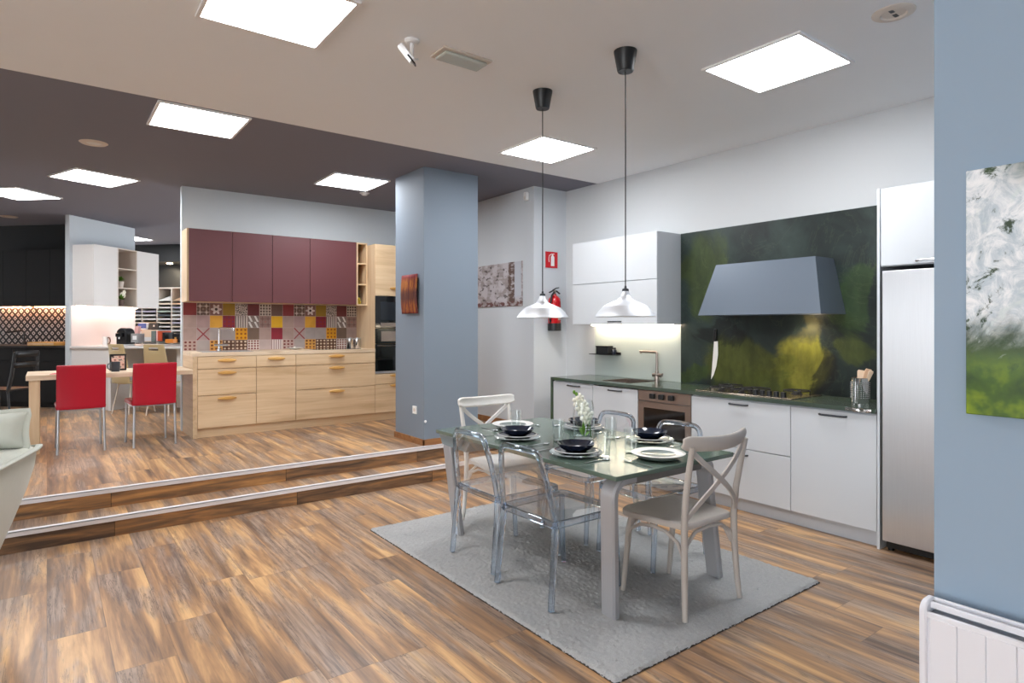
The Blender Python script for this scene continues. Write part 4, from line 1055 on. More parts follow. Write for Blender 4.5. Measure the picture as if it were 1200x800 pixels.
for j in range(4):
    for k in range(10):
        z = zs[k]+.008 if k else zs[0]+.008
        c = order[j][k]; x0, x1 = bx[j]+.02, bx[j+1]-.02
        b = B45()
        if k == 0:
            b.hexa([(x0,AF+.0,z),(x1,AF+.0,z),(x1,AF+.03,z),(x0,AF+.03,z),(x0+.08,AF+.3,z+.13),(x1,AF+.3,z+.13),(x1,AF+.32,z+.12),(x0+.08,AF+.32,z+.12)])
        else:
            b.hexa([(x0,AF-.01,z+.002),(x1,AF-.01,z+.002),(x1,AF+.36,z+.002),(x0,AF+.36,z+.002),(x0,AF-.01,z+.028),(x1,AF-.01,z+.028),(x1,AF+.36,z+.05),(x0,AF+.36,z+.05)])
        o = b.build('sample_board', sm[c], bevel=.001)
        tag(o, '%s sample board in %s rack slot, %s' % (cname[c], ordn[k], bay[j]), 'sample board', 'board samples in the rack')
t = thing45('bulkhead_canopy', 'dark bulkhead canopy with a small spot above the sample rack', 'canopy', -8.6, 11.5, 2.75)
B45().box(-10.2, -7.4, 11.15, 11.748, 2.76, 3.1).build('box', M['black'], t)
B45().lathe([(0,-.012),(.05,-.012),(.055,0),(0,0)], (px_b(195.5,11.32), 11.42, 2.76), 24).build('spot_lamp', M['spotl'], t)
# ------------------------------------------------------------------ rug
def rugmat():
    t = NT('grey_wool_pile'); o = t.pos()
    a = t.noise(o, 260, 2)[0]; b_ = t.noise(o, 5, 4, .6)[0]; c = t.noise(o, 60, 3)[0]
    col = t.mix(a, lin((132,133,133)), lin((190,190,189)))
    col = t.mix(t.math('MULTIPLY', t.smooth(b_, .45, .65), .3), col, lin((150,153,155)))
    h = t.math('ADD', t.math('MULTIPLY', a, .6), c)
    t.bsdf(col, .95, 0, t.bump(h, .35, .008), spec=.1, sheen=.3); return t.m
t = thing('rug', 'thick grey wool rug on the wooden floor under the dining table', 'rug', (2.72, 2.99, 0))
RX0, RX1, RY0, RY1 = 1.875, 3.565, 1.785, 4.205
rnd = random.Random(11)
def rp(u, v):
    x = RX0+(RX1-RX0)*u; y = RY0+(RY1-RY0)*v
    e = min(u*(RX1-RX0), (1-u)*(RX1-RX0), v*(RY1-RY0), (1-v)*(RY1-RY0))
    return (x+rnd.uniform(-.003,.003), y+rnd.uniform(-.003,.003), .006+.013*min(1, e/.012)+rnd.uniform(-.0035,.0035))
MB().grid(rp, 170, 240).build('pile', rugmat(), t)
MB().box(RX0, RX1, RY0, RY1, 0, .007).build('backing', mat('dark_rug_backing', (60,54,50), .9), t, bevel=.002)
ZR = .0235
# ------------------------------------------------------------------ dining table
t = thing('dining_table', 'glass topped extending dining table on grey metal legs on the rug', 'table', (2.66, 2.9, ZR))
TX0, TX1, TY0, TY1, TZ = 2.16, 3.12, 2.05, 3.76, .765
def tg():
    g = NT('green_tinted_back_painted_glass'); n = g.noise(g.pos(), 2.5, 3)[0]
    c = g.mix(n, lin((70,88,80)), lin((104,120,108)))
    g.bsdf(c, .17, 0, None, .55); return g.m
tgl = tg()
corner = []
for cx0, cy0, a0 in ((TX1-.012,TY1-.012,0),(TX0+.012,TY1-.012,90),(TX0+.012,TY0+.012,180),(TX1-.012,TY0+.012,270)):
    for k in range(4):
        a = math.radians(a0+30*k); corner.append((cx0+.012*math.cos(a), cy0+.012*math.sin(a)))
MB().prism(corner, TZ-.022, TZ).build('glass_top', [tgl], t, bevel=.002)
MB().box(TX0+.16, TX1-.16, TY0+.10, TY1-.10, TZ-.05, TZ-.0225).build('underframe', M['tapron'], t)
def portal(y, xl, yl, xr, yr, xtl, xtr, ytl, ytr):
    """one end of the table: a flat bar bent into an upside down U; two legs and the apron between them"""
    zc = TZ-.045
    MB().box(xtl+.14, xtr-.14, y-.048, y+.048, zc-.022, zc+.022).build('apron', M['tapron'], t, bevel=.003)
    for sx, xt, yt, xb, yb in ((1, xtl, ytl, xl, yl), (-1, xtr, ytr, xr, yr)):
        pts = [(xt+sx*.141, y, zc), (xt+sx*.075, y, zc)]
        for k in range(1, 7):
            a = PI/2*k/6; pts.append((xt+sx*(.075-.075*math.sin(a)), y+(yt-y)*k/6, zc-.075*(1-math.cos(a))))
        z1 = zc-.075
        for k in range(1, 6): pts.append((xt+(xb-xt)*k/5, yt+(yb-yt)*k/5, z1+(ZR-z1)*k/5))
        MB().tube(pts, .01, sec=(.022, .048), up=(0,1,0)).build('leg', M['tleg'], t)
portal(2.135, 2.275, 2.20, 3.135, 2.19, 2.205, 3.01, 2.14, 2.17)
portal(3.66, 2.325, 3.72, 3.07, 3.69, 2.215, 3.06, 3.67, 3.67)
b = MB(); b.hexa([(2.19,3.42,.655),(3.09,3.42,.655),(3.09,3.72,.665),(2.19,3.72,.665),(2.185,3.36,.735),(3.095,3.36,.735),(3.095,3.755,.735),(2.185,3.755,.735)])
b.build('extension_leaf', mat('grey_green_leaf_edge', (128,140,144), .35), t, bevel=.004)

# ------------------------------------------------------------------ chairs of the dining table (local: facing +Y)
def ghost_chair(label, loc, rz):
    t = thing('transparent_chair', label, 'chair', loc, rz, 'clear plastic chairs around the dining table')
    g = M['ghost']
    for sx in (-1, 1):
        MB().tube([(sx*.218,-.222,.42),(sx*.224,-.232,.3),(sx*.230,-.262,.0)], .01, sec=[(.020,.017),(.018,.016),(.016,.014)], up=(0,1,0)).build('leg', g, t, local=True)
        MB().tube([(sx*.218,.225,.42),(sx*.222,.232,.25),(sx*.226,.25,.0)], .01, sec=[(.018,.017),(.016,.015),(.013,.013)], up=(0,1,0)).build('leg', g, t, local=True)
    pts = []
    left = [(-.218,-.222,.423),(-.211,-.236,.52),(-.196,-.256,.64),(-.172,-.276,.74)]
    arc = []
    for k in range(1, 7):
        a = PI-(PI/2)*k/6
        arc.append((-.108+.064*math.cos(a), -.278-.012*k/6, .742+.062*math.sin(a)))
    top = [(-.07,-.297,.806),(0,-.300,.807)]
    half = left+arc+top
    full = half + [(-x, y, z) for x, y, z in half[:-1][::-1]]
    MB().tube(full, .01, sec=(.015,.013), up=(0,1,0)).build('back_frame', g, t, local=True)
    def bp(u, v):
        z = .455+.345*v; hw = .215-.046*(z-.455)/.287 if z < .742 else .108+.061*math.sqrt(max(0, 1-((z-.742)/.064)**2))
        y = -.228-.056*((z-.455)/.345)**1.0-.012*math.cos((u-.5)*PI)*v
        return ((u*2-1)*hw, y, z)
    MB().grid(bp, 14, 14).build('back_panel', M['ghostp'], t, local=True, recalc=False)
    ring = []
    for cx0, cy0, a0, r in ((.19,.205,0,.045),(-.19,.205,90,.045),(-.195,-.2,180,.028),(.195,-.2,270,.028)):
        for k in range(5):
            a = math.radians(a0+22.5*k); ring.append((cx0+r*math.cos(a), cy0+r*math.sin(a), .428))
    MB().tube(ring, .01, closed=True, sec=(.009,.019)).build('seat_frame', g, t, local=True)
    def sp(u, v):
        x, y = (u*2-1), (v*2-1); k = .225
        return (x*k*(1-.03*y*y), .0+y*.235, .440-.012*(1-x*x)*(1-y*y))
    MB().grid(sp, 12, 12).build('seat', M['ghostp'], t, local=True, recalc=False)
    return t
gc = ghost_chair('clear plastic chair on the camera side of the table, next to the steps', (2.362, 3.205, ZR), -PI/2)
dup(gc, (2.318, 2.645, ZR), -PI/2+.02, 'clear plastic chair on the camera side of the table, near the front table leg')
dup(gc, (3.125, 3.23, ZR), PI/2, 'clear plastic chair on the kitchen side of the table, behind the orchid vase')
dup(gc, (3.115, 2.65, ZR), PI/2, 'clear plastic chair on the kitchen side of the table, in front of the steel oven')

def cross_chair(label, loc, rz, m):
    t = thing('cross_back_chair', label, 'chair', loc, rz, 'cross back chairs at the table ends'); g = M[m]
    # seat: rounded trapezoid with a dished top
    out = []
    for cx0, cy0, a0, r in ((.155,.135,0,.095),(-.155,.135,90,.095),(-.165,-.16,180,.04),(.165,-.16,270,.04)):
        for k in range(7):
            a = math.radians(a0+15*k); out.append((cx0+r*math.cos(a), cy0+r*math.sin(a)))
    b = MB(); n = len(out)
    lv = [(.93,.428,0),(1.0,.434,0),(1.0,.456,0),(.97,.463,0),(.9,.462,0),(.8,.456,0),(.4,.450,0),(0,.449,0)]
    rings = []
    for s, z, _ in lv:
        rings.append([b._v((x*s, -.01+(y+.01)*s, z)) for x, y in out] if s else [b._v((0,-.01,z))])
    b.face(rings[0][::-1])
    for A, B in zip(rings[:-1], rings[1:]):
        for i in range(n):
            j = (i+1) % n
            if len(B) == 1: b.face([A[i], A[j], B[0]])
            else: b.face([A[i], A[j], B[j], B[i]])
    b.build('seat', g, t, local=True, smooth=50)
    for sx in (-1, 1):
        MB().tube([(sx*.232,-.222,0),(sx*.222,-.212,.12),(sx*.213,-.203,.30),(sx*.21,-.2,.45),(sx*.215,-.212,.6),(sx*.222,-.24,.76),(sx*.226,-.26,.865)], [.0135,.0155,.017,.0175,.0165,.0155,.014], 12).build('leg', g, t, local=True)
        MB().tube([(sx*.182,.165,.432),(sx*.19,.185,.34),(sx*.193,.2,.2),(sx*.196,.222,0)], [.02,.018,.016,.013], 12).build('leg', g, t, local=True)
        # side arch
        MB().tube([(sx*.205,-.19,.30),(sx*.2,-.15,.365),(sx*.195,-.07,.40),(sx*.192,.02,.405),(sx*.19,.11,.39),(sx*.192,.165,.355),(sx*.193,.19,.29)], .0095, 8).build('side_brace', g, t, local=True)
    MB().tube([(-.205,-.2,.29),(-.185,-.195,.36),(-.11,-.19,.41),(0,-.188,.42),(.11,-.19,.41),(.185,-.195,.36),(.205,-.2,.29)], .0095, 8).build('rear_brace', g, t, local=True)
    MB().tube([(-.19,.19,.30),(-.17,.185,.37),(-.1,.18,.41),(0,.178,.42),(.1,.18,.41),(.17,.185,.37),(.19,.19,.30)], .0095, 8).build('front_brace', g, t, local=True)
    # top rail: a broad curved board
    def rail(u, v):
        x = (u*2-1)*.262; e = abs(u*2-1); h = .037*(1-.45*max(0,(e-.86)/.14)**2)
        z = .872+.012*e*e+(v*2-1)*h
        return (x, -.285+.062*e*e-.010*(1-(v*2-1)**2)-.012*(v-.5), z)
    MB().grid(rail, 22, 6).build('top_rail', g, t, local=True, solid=.022, bevel=.007, recalc=False, subsurf=1)
    for sx in (-1, 1):
        P0 = Vector((sx*.222,-.248,.845)); P3 = Vector((-sx*.212,-.2,.475)); pts = []
        P1 = Vector((sx*.10,-.285,.72)); P2 = Vector((-sx*.14,-.272,.62))
        for k in range(13):
            f = k/12; p = P0*(1-f)**3+P1*3*f*(1-f)**2+P2*3*f*f*(1-f)+P3*f**3
            pts.append(p+Vector((0, sx*.004, 0)))
        MB().tube(pts, .01, sec=(.0145,.0055), up=(0,1,0)).build('cross_brace', g, t, local=True)
    return t
cross_chair('greige cross back chair nearest the camera, at the table end', (2.748, 2.148, ZR), 0, 'greige')
cross_chair('off white cross back chair at the far table end before the blue column', (2.74, 3.735, ZR), PI, 'offwhite')

# ------------------------------------------------------------------ table setting
def lath_part(nm, prof, c, m, par, n=36, **k): return MB().lathe(prof, c, n).build(nm, M[m], par, **k)
PL = {'side chair by the steps': (2.40,3.13), 'side chair near the front leg': (2.36,2.54)}
def round_set(x, y, where):
    t = thing('glass_plate', 'clear glass under plate %s' % where, 'plate', (x, y, TZ), 0, 'clear under plates')
    lath_part('dish', [(0,.004),(.09,.004),(.10,.006),(.148,.015),(.15,.018),(.147,.02),(.10,.011),(0,.009)], (x,y,TZ), 'plate', t)
    lath_part('foot', [(0,0),(.07,0),(.072,.004),(0,.004)], (x,y,TZ), 'plate', t)
    z = TZ+.0125
    t = thing('dark_plate', 'dark rimmed dinner plate %s' % where, 'plate', (x, y, z), 0, 'dark dinner plates')
    lath_part('dish', [(0,.0),(.075,0),(.085,.004),(.123,.014),(.125,.017),(.121,.018),(.084,.009),(0,.006)], (x,y,z), 'navy', t)
    lath_part('rim', [(.1205,.0182),(.1255,.0172),(.1262,.0192),(.121,.0202)], (x,y,z), 'wporc', t, recalc=True)
    z2 = z+.0085
    t = thing('navy_bowl', 'navy glazed soup bowl %s' % where, 'bowl', (x, y, z2), 0, 'navy soup bowls')
    lath_part('bowl', [(0,.004),(.05,.002),(.06,.004),(.085,.018),(.104,.042),(.107,.047),(.103,.048),(.08,.026),(.055,.014),(0,.012)], (x,y,z2), 'navy', t)
    lath_part('foot_ring', [(.04,0),(.052,0),(.054,.004),(.04,.004)], (x,y,z2), 'navy', t)
for (x, y), w in (((2.40,3.135),'on the camera side of the table next to the far end'), ((2.36,2.545),'on the camera side of the table next to the near end'),
                  ((3.0,3.16),'behind the orchid vase'), ((3.0,2.565),'on the kitchen side in front of the oven')):
    round_set(x, y, w)
for (x, y), w in (((2.63,3.49),'at the far table end'), ((2.655,2.21),'at the near table end')):
    t = thing('under_plate', 'dark under plate beneath the white plate %s' % w, 'plate', (x, y, TZ), 0, 'dark under plates')
    lath_part('dish', [(0,.0),(.085,0),(.092,.004),(.118,.012),(.114,.014),(.09,.008),(0,.007)], (x,y,TZ), 'navy', t)
    lath_part('rim', [(.114,.0142),(.1185,.0125),(.119,.0145),(.115,.016)], (x,y,TZ), 'greyp', t)
    z = TZ+.0085
    t = thing('white_plate', 'white rimmed plate with a grey green well %s' % w, 'plate', (x, y, z), 0, 'white rimmed plates')
    lath_part('dish', [(0,0),(.08,0),(.095,.006),(.142,.02),(.146,.024),(.141,.026),(.095,.019),(.082,.013),(0,.011)], (x,y,z), 'wporc', t)
    lath_part('well', [(0,.0115),(.08,.0135),(.092,.0185),(.094,.0196),(.08,.0152),(0,.0128)], (x,y,z), 'greyp', t)
def tumbler(x, y, label, first=None):
    if first: return dup(first, (x, y, TZ), 0, label)
    t = thing('drinking_glass', label, 'glass', (x, y, TZ), 0, 'clear tumblers on the dining table')
    MB().lathe([(.030,.012),(.0325,.02),(.0395,.14)], (x,y,TZ), 36).build('wall', M['glass'], t, recalc=False)
    MB().lathe([(0,0),(.029,0),(.031,.004),(.031,.013),(0,.013)], (x,y,TZ), 36).build('base', M['vase'], t, recalc=False)
    return t
g0 = tumbler(2.577, 3.385, 'clear tumbler in front of the white plate at the far table end')
tumbler(2.53, 2.89, 'clear tumbler between the vase and the far navy bowl', g0)
tumbler(2.41, 2.38, 'clear tumbler next to the near navy bowl on the camera side', g0)
tumbler(2.86, 2.76, 'clear tumbler beyond the vase on the kitchen side', g0)
tumbler(2.63, 2.385, 'clear tumbler in front of the white plate at the near table end', g0)
# cutlery
def spoon(x, y, rz, label, first=None):
    if first: return dup(first, (x, y, TZ), rz, label)
    t = thing('spoon', label, 'spoon', (x, y, TZ), rz, 'steel spoons on the dining table')
    MB().tube([(0,-.095,.003),(0,-.05,.005),(0,.02,.006),(0,.045,.005)], .003, sec=[(.0055,.0012),(.004,.0014),(.0025,.0016),(.003,.0016)]).build('handle', M['chrome'], t, local=True)
    MB().ball((0,.068,.0055), .0175, .026, .0045, 14, 8).build('bowl', M['chrome'], t, local=True)
    return t
def fork(x, y, rz, label, first=None):
    if first: return dup(first, (x, y, TZ), rz, label)
    t = thing('fork', label, 'fork', (x, y, TZ), rz, 'steel forks on the dining table')
    MB().tube([(0,-.1,.003),(0,-.05,.005),(0,.02,.006),(0,.04,.005)], .003, sec=[(.0055,.0012),(.004,.0014),(.0025,.0016),(.008,.0012)]).build('handle', M['chrome'], t, local=True)
    b = MB()
    for k in (-1.5,-.5,.5,1.5): b.tube([(k*.0055,.038,.005),(k*.006,.065,.0035),(k*.0058,.095,.0075)], .0015, sec=(.0016,.001))
    b.build('tines', M['chrome'], t, local=True)
    return t
s0 = spoon(2.36, 2.885, -PI/2, 'steel spoon beside the far navy bowl on the camera side')
spoon(2.335, 2.352, -PI/2, 'steel spoon beside the near navy bowl on the camera side', s0)
spoon(3.0, 3.37, PI/2, 'steel spoon beside the navy bowl behind the vase', s0)
spoon(3.0, 2.77, PI/2, 'steel spoon beside the navy bowl in front of the oven', s0)
spoon(2.46, 3.53, PI, 'steel spoon beside the white plate at the far table end', s0)
spoon(2.86, 2.20, 0, 'steel spoon beside the white plate at the near table end', s0)
f0 = fork(2.36, 3.33, -PI/2, 'steel fork beside the far navy bowl on the camera side')
fork(2.335, 2.74, -PI/2, 'steel fork beside the near navy bowl on the camera side', f0)
fork(3.0, 2.96, PI/2, 'steel fork beside the navy bowl behind the vase', f0)
fork(3.0, 2.36, PI/2, 'steel fork beside the navy bowl in front of the oven', f0)
fork(2.83, 3.53, PI, 'steel fork beside the white plate at the far table end', f0)
fork(2.455, 2.18, 0, 'steel fork beside the white plate at the near table end', f0)
# vase with a white orchid
vx, vy = 2.69, 2.83
t = thing('glass_vase', 'tall clear glass vase in the middle of the dining table', 'vase', (vx, vy, TZ))
MB().lathe([(0,.012),(.058,.014),(.064,.03),(.069,.12),(.064,.21),(.055,.255)], (vx,vy,TZ), 40).build('wall', M['vase'], t, recalc=False)
MB().lathe([(0,0),(.058,0),(.062,.006),(.058,.013),(0,.012)], (vx,vy,TZ), 40).build('base', M['plate'], t, recalc=False)
t = thing('orchid_spray', 'white orchid spray with green buds standing in the clear vase', 'flower', (vx, vy, TZ+.015))
st_pts = [(vx+.045,vy-.02,TZ+.02),(vx+.035,vy-.02,TZ+.09),(vx+.02,vy-.012,TZ+.15),(vx-.005,vy+.005,TZ+.21),(vx-.03,vy+.03,TZ+.27),(vx-.04,vy+.045,TZ+.30)]
MB().tube(st_pts, [.004,.004,.0035,.003,.0025,.002], 8).build('stem', M['stemg'], t)
rnd = random.Random(4)
for k, (f, s) in enumerate(((.135,.042),(.165,.043),(.192,.042),(.218,.040),(.244,.036),(.268,.031))):
    z = TZ+f; i = f/.30; cx0 = vx+.042-.085*max(0,(f-.09))/.21; cy0 = vy-.02+.065*max(0,(f-.09))/.21
    off = .016*(1 if k % 2 else -1)
    c = Vector((cx0+off*.6, cy0-.012-off*.6, z)); b = MB(); face = Vector((-.5+.5*(k%2), -.8, .1)).normalized()
    e1 = face.cross(Vector((0,0,1))).normalized(); e2 = e1.cross(face)
    for q in range(5):
        a = q*2*PI/5+rnd.uniform(-.2,.2)+PI/2; d = e1*math.cos(a)+e2*math.sin(a); sd = face.cross(d)
        tipp = c+d*s+face*.004; mid = c+d*s*.55+face*.008
        v = [b._v(c+face*.004), b._v(mid+sd*s*.42), b._v(tipp+sd*s*.2), b._v(tipp-sd*s*.2), b._v(mid-sd*s*.42)]
        b.face(v)
    b.ball(c+face*.009, s*.16, s*.16, s*.2, 8, 6)
    b.build('blossom', M['petal'], t, recalc=False, solid=.0015)
for q in ((-.032,.032,.292),(-.04,.045,.303)):
    MB().ball((vx+q[0],vy+q[1],TZ+q[2]), .009, .009, .013, 10, 8).build('bud', M['leafg'], t)
b = MB()
for k in range(5):
    a = k*1.3; p0 = Vector((vx+.01*math.cos(a), vy+.01*math.sin(a), TZ+.025)); p2 = Vector((vx+.05*math.cos(a), vy+.05*math.sin(a), TZ+.06+.025*k)); sd = Vector((-math.sin(a), math.cos(a), 0))*.012
    m_ = (p0+p2)/2
    b.face([b._v(p0), b._v(m_+sd), b._v(p2), b._v(m_-sd)])
b.build('leaf', M['leafg'], t, recalc=False)

# ------------------------------------------------------------------ pendants over the table
def pendant(x, y, drop, label):
    t = thing('pendant_lamp', label, 'pendant lamp', (x, y, 1.545+drop), 0, 'aluminium pendant lamps above the table')
    z0 = 1.545+drop
    MB().lathe([(0,3.1),(.068,3.1),(.066,3.085),(.048,2.985),(.044,2.978),(.0,2.978)], (x,y,0), 28).build('ceiling_rose', M['blackp'], t)
    MB().tube([(x,y,2.98),(x+.001,y,2.6),(x,y,z0+.17)], .0035, 8).build('cord', M['blackp'], t)
    MB().lathe([(0,.178),(.006,.178),(.008,.163),(.018,.160),(.02,.146),(.0,.146)], (x,y,z0), 20).build('cap', M['dgrey'], t)
    prof = [(.017,.147),(.021,.144),(.028,.122),(.040,.104),(.052,.094),(.070,.087),(.112,.069),(.130,.058),(.140,.047),(.158,.028),(.178,.0)]
    inner = [(r-.003, z-.003) for r, z in prof]
    MB().lathe(prof+[(.1795,-.003),(.176,-.002)], (x,y,z0), 48).build('shade', M['shade'], t, recalc=False, smooth=13)
    MB().lathe(inner, (x,y,z0-.001), 48).build('shade_lining', M['shadein'], t, recalc=False)
    MB().ball((x,y,z0+.055), .028, .028, .036).build('bulb', M['whiteg'], t)
pendant(2.722, 2.51, -.003, 'aluminium pendant lamp with black rose, the one nearer the oven wall and camera')
pendant(2.73, 3.281, .0, 'aluminium pendant lamp with black rose, the one before the fire extinguisher')

# ------------------------------------------------------------------ near wall: painting and radiator
def painting():
    t = NT('white_over_green_abstract'); P = t.pos(); p = t.sep(P)
    n = t.noise(P, 4.5, 7, .68, 1.1)[0]; n2 = t.noise(P, 16, 7, .72, .8)[0]
    sw = t.noise(t.comb(t.math('ADD', p[1], t.math('MULTIPLY', p[2], .9)), t.math('MULTIPLY', t.math('SUBTRACT', p[2], p[1]), .35)), 9, 5, .65, .4)[0]
    base = t.ramp(n, [(.3, lin((38,56,40))), (.48, lin((70,100,62))), (.6, lin((104,134,58))), (.75, lin((60,92,74)))])
    lowg = t.ramp(t.noise(P, 6, 4, .6)[0], [(.32, lin((34,58,30))), (.5, lin((68,98,30))), (.66, lin((136,160,26)))])
    col = t.mix(t.smooth(p[2], 1.42, 1.28), base, lowg)
    band = t.math('MULTIPLY', t.smooth(t.math('ADD', p[2], t.math('MULTIPLY', t.math('SUBTRACT', n, .5), .2)), 1.36, 1.44), .8)
    col = t.mix(band, col, t.mix(n2, lin((24,34,28)), lin((70,92,66))))
    h = t.smooth(t.math('ADD', p[2], t.math('MULTIPLY', t.math('SUBTRACT', n, .5), .25)), 1.42, 1.54)
    w = t.math('MULTIPLY', h, t.smooth(t.math('ADD', t.math('MULTIPLY', n2, .5), t.math('MULTIPLY', sw, .5)), .405, .455))
    top = t.math('MULTIPLY', t.smooth(p[2], 1.87, 1.97), t.smooth(p[1], .68, .5))
    w = t.math('MULTIPLY', w, t.math('SUBTRACT', 1., t.math('MULTIPLY', top, .85)))
    col = t.mix(w, col, t.mix(t.smooth(n2, .35, .65), lin((186,202,212)), lin((246,249,252))))
    w2 = t.math('MULTIPLY', t.smooth(sw, .60, .66), .6)
    col = t.mix(w2, col, lin((214,226,226)))
    t.bsdf(col, .4, 0, t.bump(n2, .3, .004)); return t.m
t = thing('abstract_canvas', 'large white and green abstract canvas on the blue wall', 'painting', (2.352, .206, 1.2))
MB().box(2.337, 2.369, -.3, .706, 1.203, 1.974).build('canvas', painting(), t, bevel=.003)
b = MB()
for q in ((-.28,-.25,1.22,1.95),(.66,.69,1.22,1.95)): b.box(2.3692, 2.3699, q[0], q[1], q[2], q[3])
b.build('stretcher', M['oakz'], t)
t = thing('radiator', 'white panel radiator with grille top at the foot of the blue wall', 'radiator', (2.3, .3, 0))
RXF, RXB, RYE, RZT = 2.245, 2.335, .805, .60
MB().box(RXF+.004, RXB, -.6, RYE-.02, .1, RZT-.05).build('body', M['rad'], t, bevel=.006)
b = MB(); y = RYE-.03
while y > -.6:
    b.box(RXF-.002, RXF+.006, y-.0735, y-.0005, .115, RZT-.045); y -= .074
b.build('panel', M['rad'], t, bevel=.003)
# rounded end cap
prof = [(RXF-.004,.1),(RXB,.1),(RXB,RZT-.02),(RXB-.006,RZT-.006),(RXB-.02,RZT)]+[(RXF+.03+.034*math.cos(a)*1.0, RZT-.034+.034*math.sin(a)) for a in [PI/2+PI/2*k/6 for k in range(7)]]
MB().prism(prof, RYE-.022, RYE, 'y').build('end_cap', M['rad'], t, bevel=.006)
b = MB()
for x0, x1, zz in ((RXF+.0,RXF+.013,RZT-.03),(RXF+.031,RXF+.043,RZT-.006),(RXF+.061,RXF+.072,RZT-.0)):
    b.box(x0, x1, -.6, RYE-.02, zz-.02, zz)
b.build('grille_bar', M['rad'], t, bevel=.003)
MB().box(RXF+.008, RXB-.004, -.6, RYE-.022, RZT-.05, RZT-.04).build('grille_bed', M['radd'], t)
b = MB()
for y in (.6, -.4): b.box(RXF+.03, RXF+.06, y-.02, y+.02, 0, .1)
b.build('foot', M['rad'], t); 
b = MB()
for y in (.6, -.4): b.box(RXB, 2.369, y-.03, y+.03, .3, .4)
b.build('bracket', M['rad'], t)

# ------------------------------------------------------------------ sage armchair at the left edge, back towards the steps
t = thing('sage_armchair', 'sage linen slip covered armchair at the foot of the steps', 'armchair', (-.56, 4.25, 0), math.radians(-18))
def abody():
    b = MB(); prof = [(.42,.06),(.55,.12),(.70,.26),(.83,.42),(.93,.58),(.985,.70),(1.0,.77),(.985,.80),(.94,.815)]
    rings = []
    n = 40
    for s, z in prof:
        ring = []
        for k in range(n):
            a = 2*PI*k/n; c, s_ = math.cos(a), math.sin(a); e = .42
            x = .46*s*math.copysign(abs(c)**e, c); y = .40*s*math.copysign(abs(s_)**e, s_)
            w = .006*math.sin(5*a+z*7)*(1 if z > .1 else 0)
            ring.append(b._v((x+w, y+w, z)))
        rings.append(ring)
    for A, B in zip(rings[:-1], rings[1:]):
        for i in range(n): b.face([A[i], A[(i+1)%n], B[(i+1)%n], B[i]])
    b.face(rings[0][::-1]); b.face(rings[-1]); return b
abody().build('body', M['sage'], t, local=True, smooth=60)
MB().tube([( .475*math.copysign(abs(math.cos(a))**.4, math.cos(a)), .415*math.copysign(abs(math.sin(a))**.4, math.sin(a)), .80+.01*math.sin(a*4)) for a in [2*PI*k/48 for k in range(48)]], .01, closed=True, sec=(.016,.006)).build('welt', M['sage'], t, local=True, smooth=60)
for x in (-.22, .22):
    for y in (-.18, .18): MB().cyl((x*.6,y*.6,0), (x*.6,y*.6,.08), .016, .02, 12).build('leg', M['dgrey'], t, local=True)
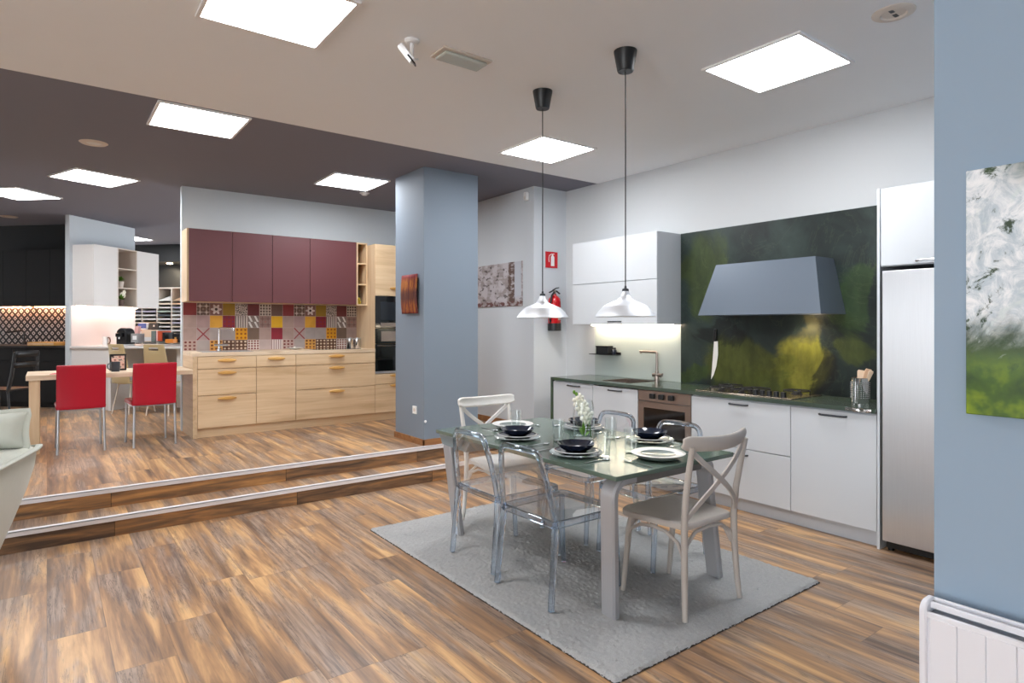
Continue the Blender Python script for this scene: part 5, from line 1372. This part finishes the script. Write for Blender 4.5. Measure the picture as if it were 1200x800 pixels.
def pillow(loc, rz, w, h, th, tilt, label):
    t = thing('flanged_cushion', label, 'cushion', loc, rz)
    def pf(sgn):
        def f(u, v):
            x, y = u*2-1, v*2-1
            fl = max(abs(x), abs(y)); k = max(0., 1-(max(abs(x),.001)**3.2)) * max(0., 1-(abs(y)**3.2))
            pull = 1-.05*(1-x*x)*abs(y)-.0
            px_ = x*w/2*(1-.05*(1-y*y)); pz = y*h/2*(1-.05*(1-x*x))
            return Matrix.Rotation(tilt, 3, 'X') @ Vector((px_, sgn*th/2*k**.6+.006*math.sin(9*x+3*y)*(fl>.9), pz+h/2))
        return f
    b = MB(); b.grid(pf(1), 22, 22); b.grid(pf(-1), 22, 22); bmesh.ops.remove_doubles(b.bm, verts=b.bm.verts[:], dist=.002)
    b.build('cover', M['sage'], t, local=True, smooth=60)
    ring = []
    for x0, z0, x1, z1 in ((-1,-1,1,-1),(1,-1,1,1),(1,1,-1,1),(-1,1,-1,-1)):
        for k in range(10):
            f = k/10; x, y = x0+(x1-x0)*f, z0+(z1-z0)*f
            p = Vector((x*w/2*(1.03-.05*(1-y*y)), 0, y*h/2*(1.03-.05*(1-x*x))+h/2)); ring.append(Matrix.Rotation(tilt, 3, 'X') @ p)
    MB().tube(ring, .01, closed=True, sec=(.018,.004), up=(0,1,0)).build('flange', M['sage'], t, local=True, smooth=60)
pillow((-.36, 4.36, .812), math.radians(-10), .54, .20, .17, math.radians(-10), 'sage flanged cushion resting on top of the armchair at the left edge')

# ------------------------------------------------------------------ light and camera
def spot(name, loc, aim, energy, color, size, blend=.6, r=.03):
    l = bpy.data.lights.new(name, 'SPOT'); l.energy = energy; l.color = color; l.spot_size = math.radians(size); l.spot_blend = blend; l.shadow_soft_size = r
    o = bpy.data.objects.new(name, l); COL.objects.link(o); o.location = loc
    o.rotation_euler = (Vector(aim)-Vector(loc)).to_track_quat('-Z', 'Y').to_euler(); return o
spot('hood_light', (4.87, 2.56, 1.562), (4.9, 2.56, .9), 3.2, (1,.86,.66), 130)
lp = R45 @ Vector((px_b(195.5,11.32), 11.42, 2.742)); la = R45 @ Vector((px_b(197,11.7), 11.75, 2.3))
spot('rack_light', lp, la, 55, (1,.85,.62), 95)
w = bpy.data.worlds.new('daylight'); sc.world = w; w.use_nodes = True
bg = w.node_tree.nodes['Background']; bg.inputs[0].default_value = (.93,.965,1,1); bg.inputs[1].default_value = WORLD
cam = bpy.data.cameras.new('camera'); co = bpy.data.objects.new('camera', cam); COL.objects.link(co)
cam.sensor_width = 36; cam.lens = 725/1200*36; cam.shift_y = -17.5/1200
co.location = (0, 0, 1.48)
co.rotation_euler = Vector((.6009, .7994, 0)).to_track_quat('-Z', 'Y').to_euler()
sc.camera = co
vs = sc.view_settings; sc.display_settings.display_device = 'sRGB'
vs.view_transform = 'Standard'; vs.look = 'None'; vs.gamma = 1; vs.use_curve_mapping = False; vs.exposure = EXPO
cy = sc.cycles
cy.use_denoising = True
try: cy.denoiser = 'OPENIMAGEDENOISE'
except Exception: pass
cy.max_bounces = 10; cy.diffuse_bounces = 5; cy.glossy_bounces = 4; cy.transmission_bounces = 10; cy.transparent_max_bounces = 24
cy.caustics_reflective = False; cy.caustics_refractive = False; cy.sample_clamp_indirect = 8; cy.blur_glossy = .5
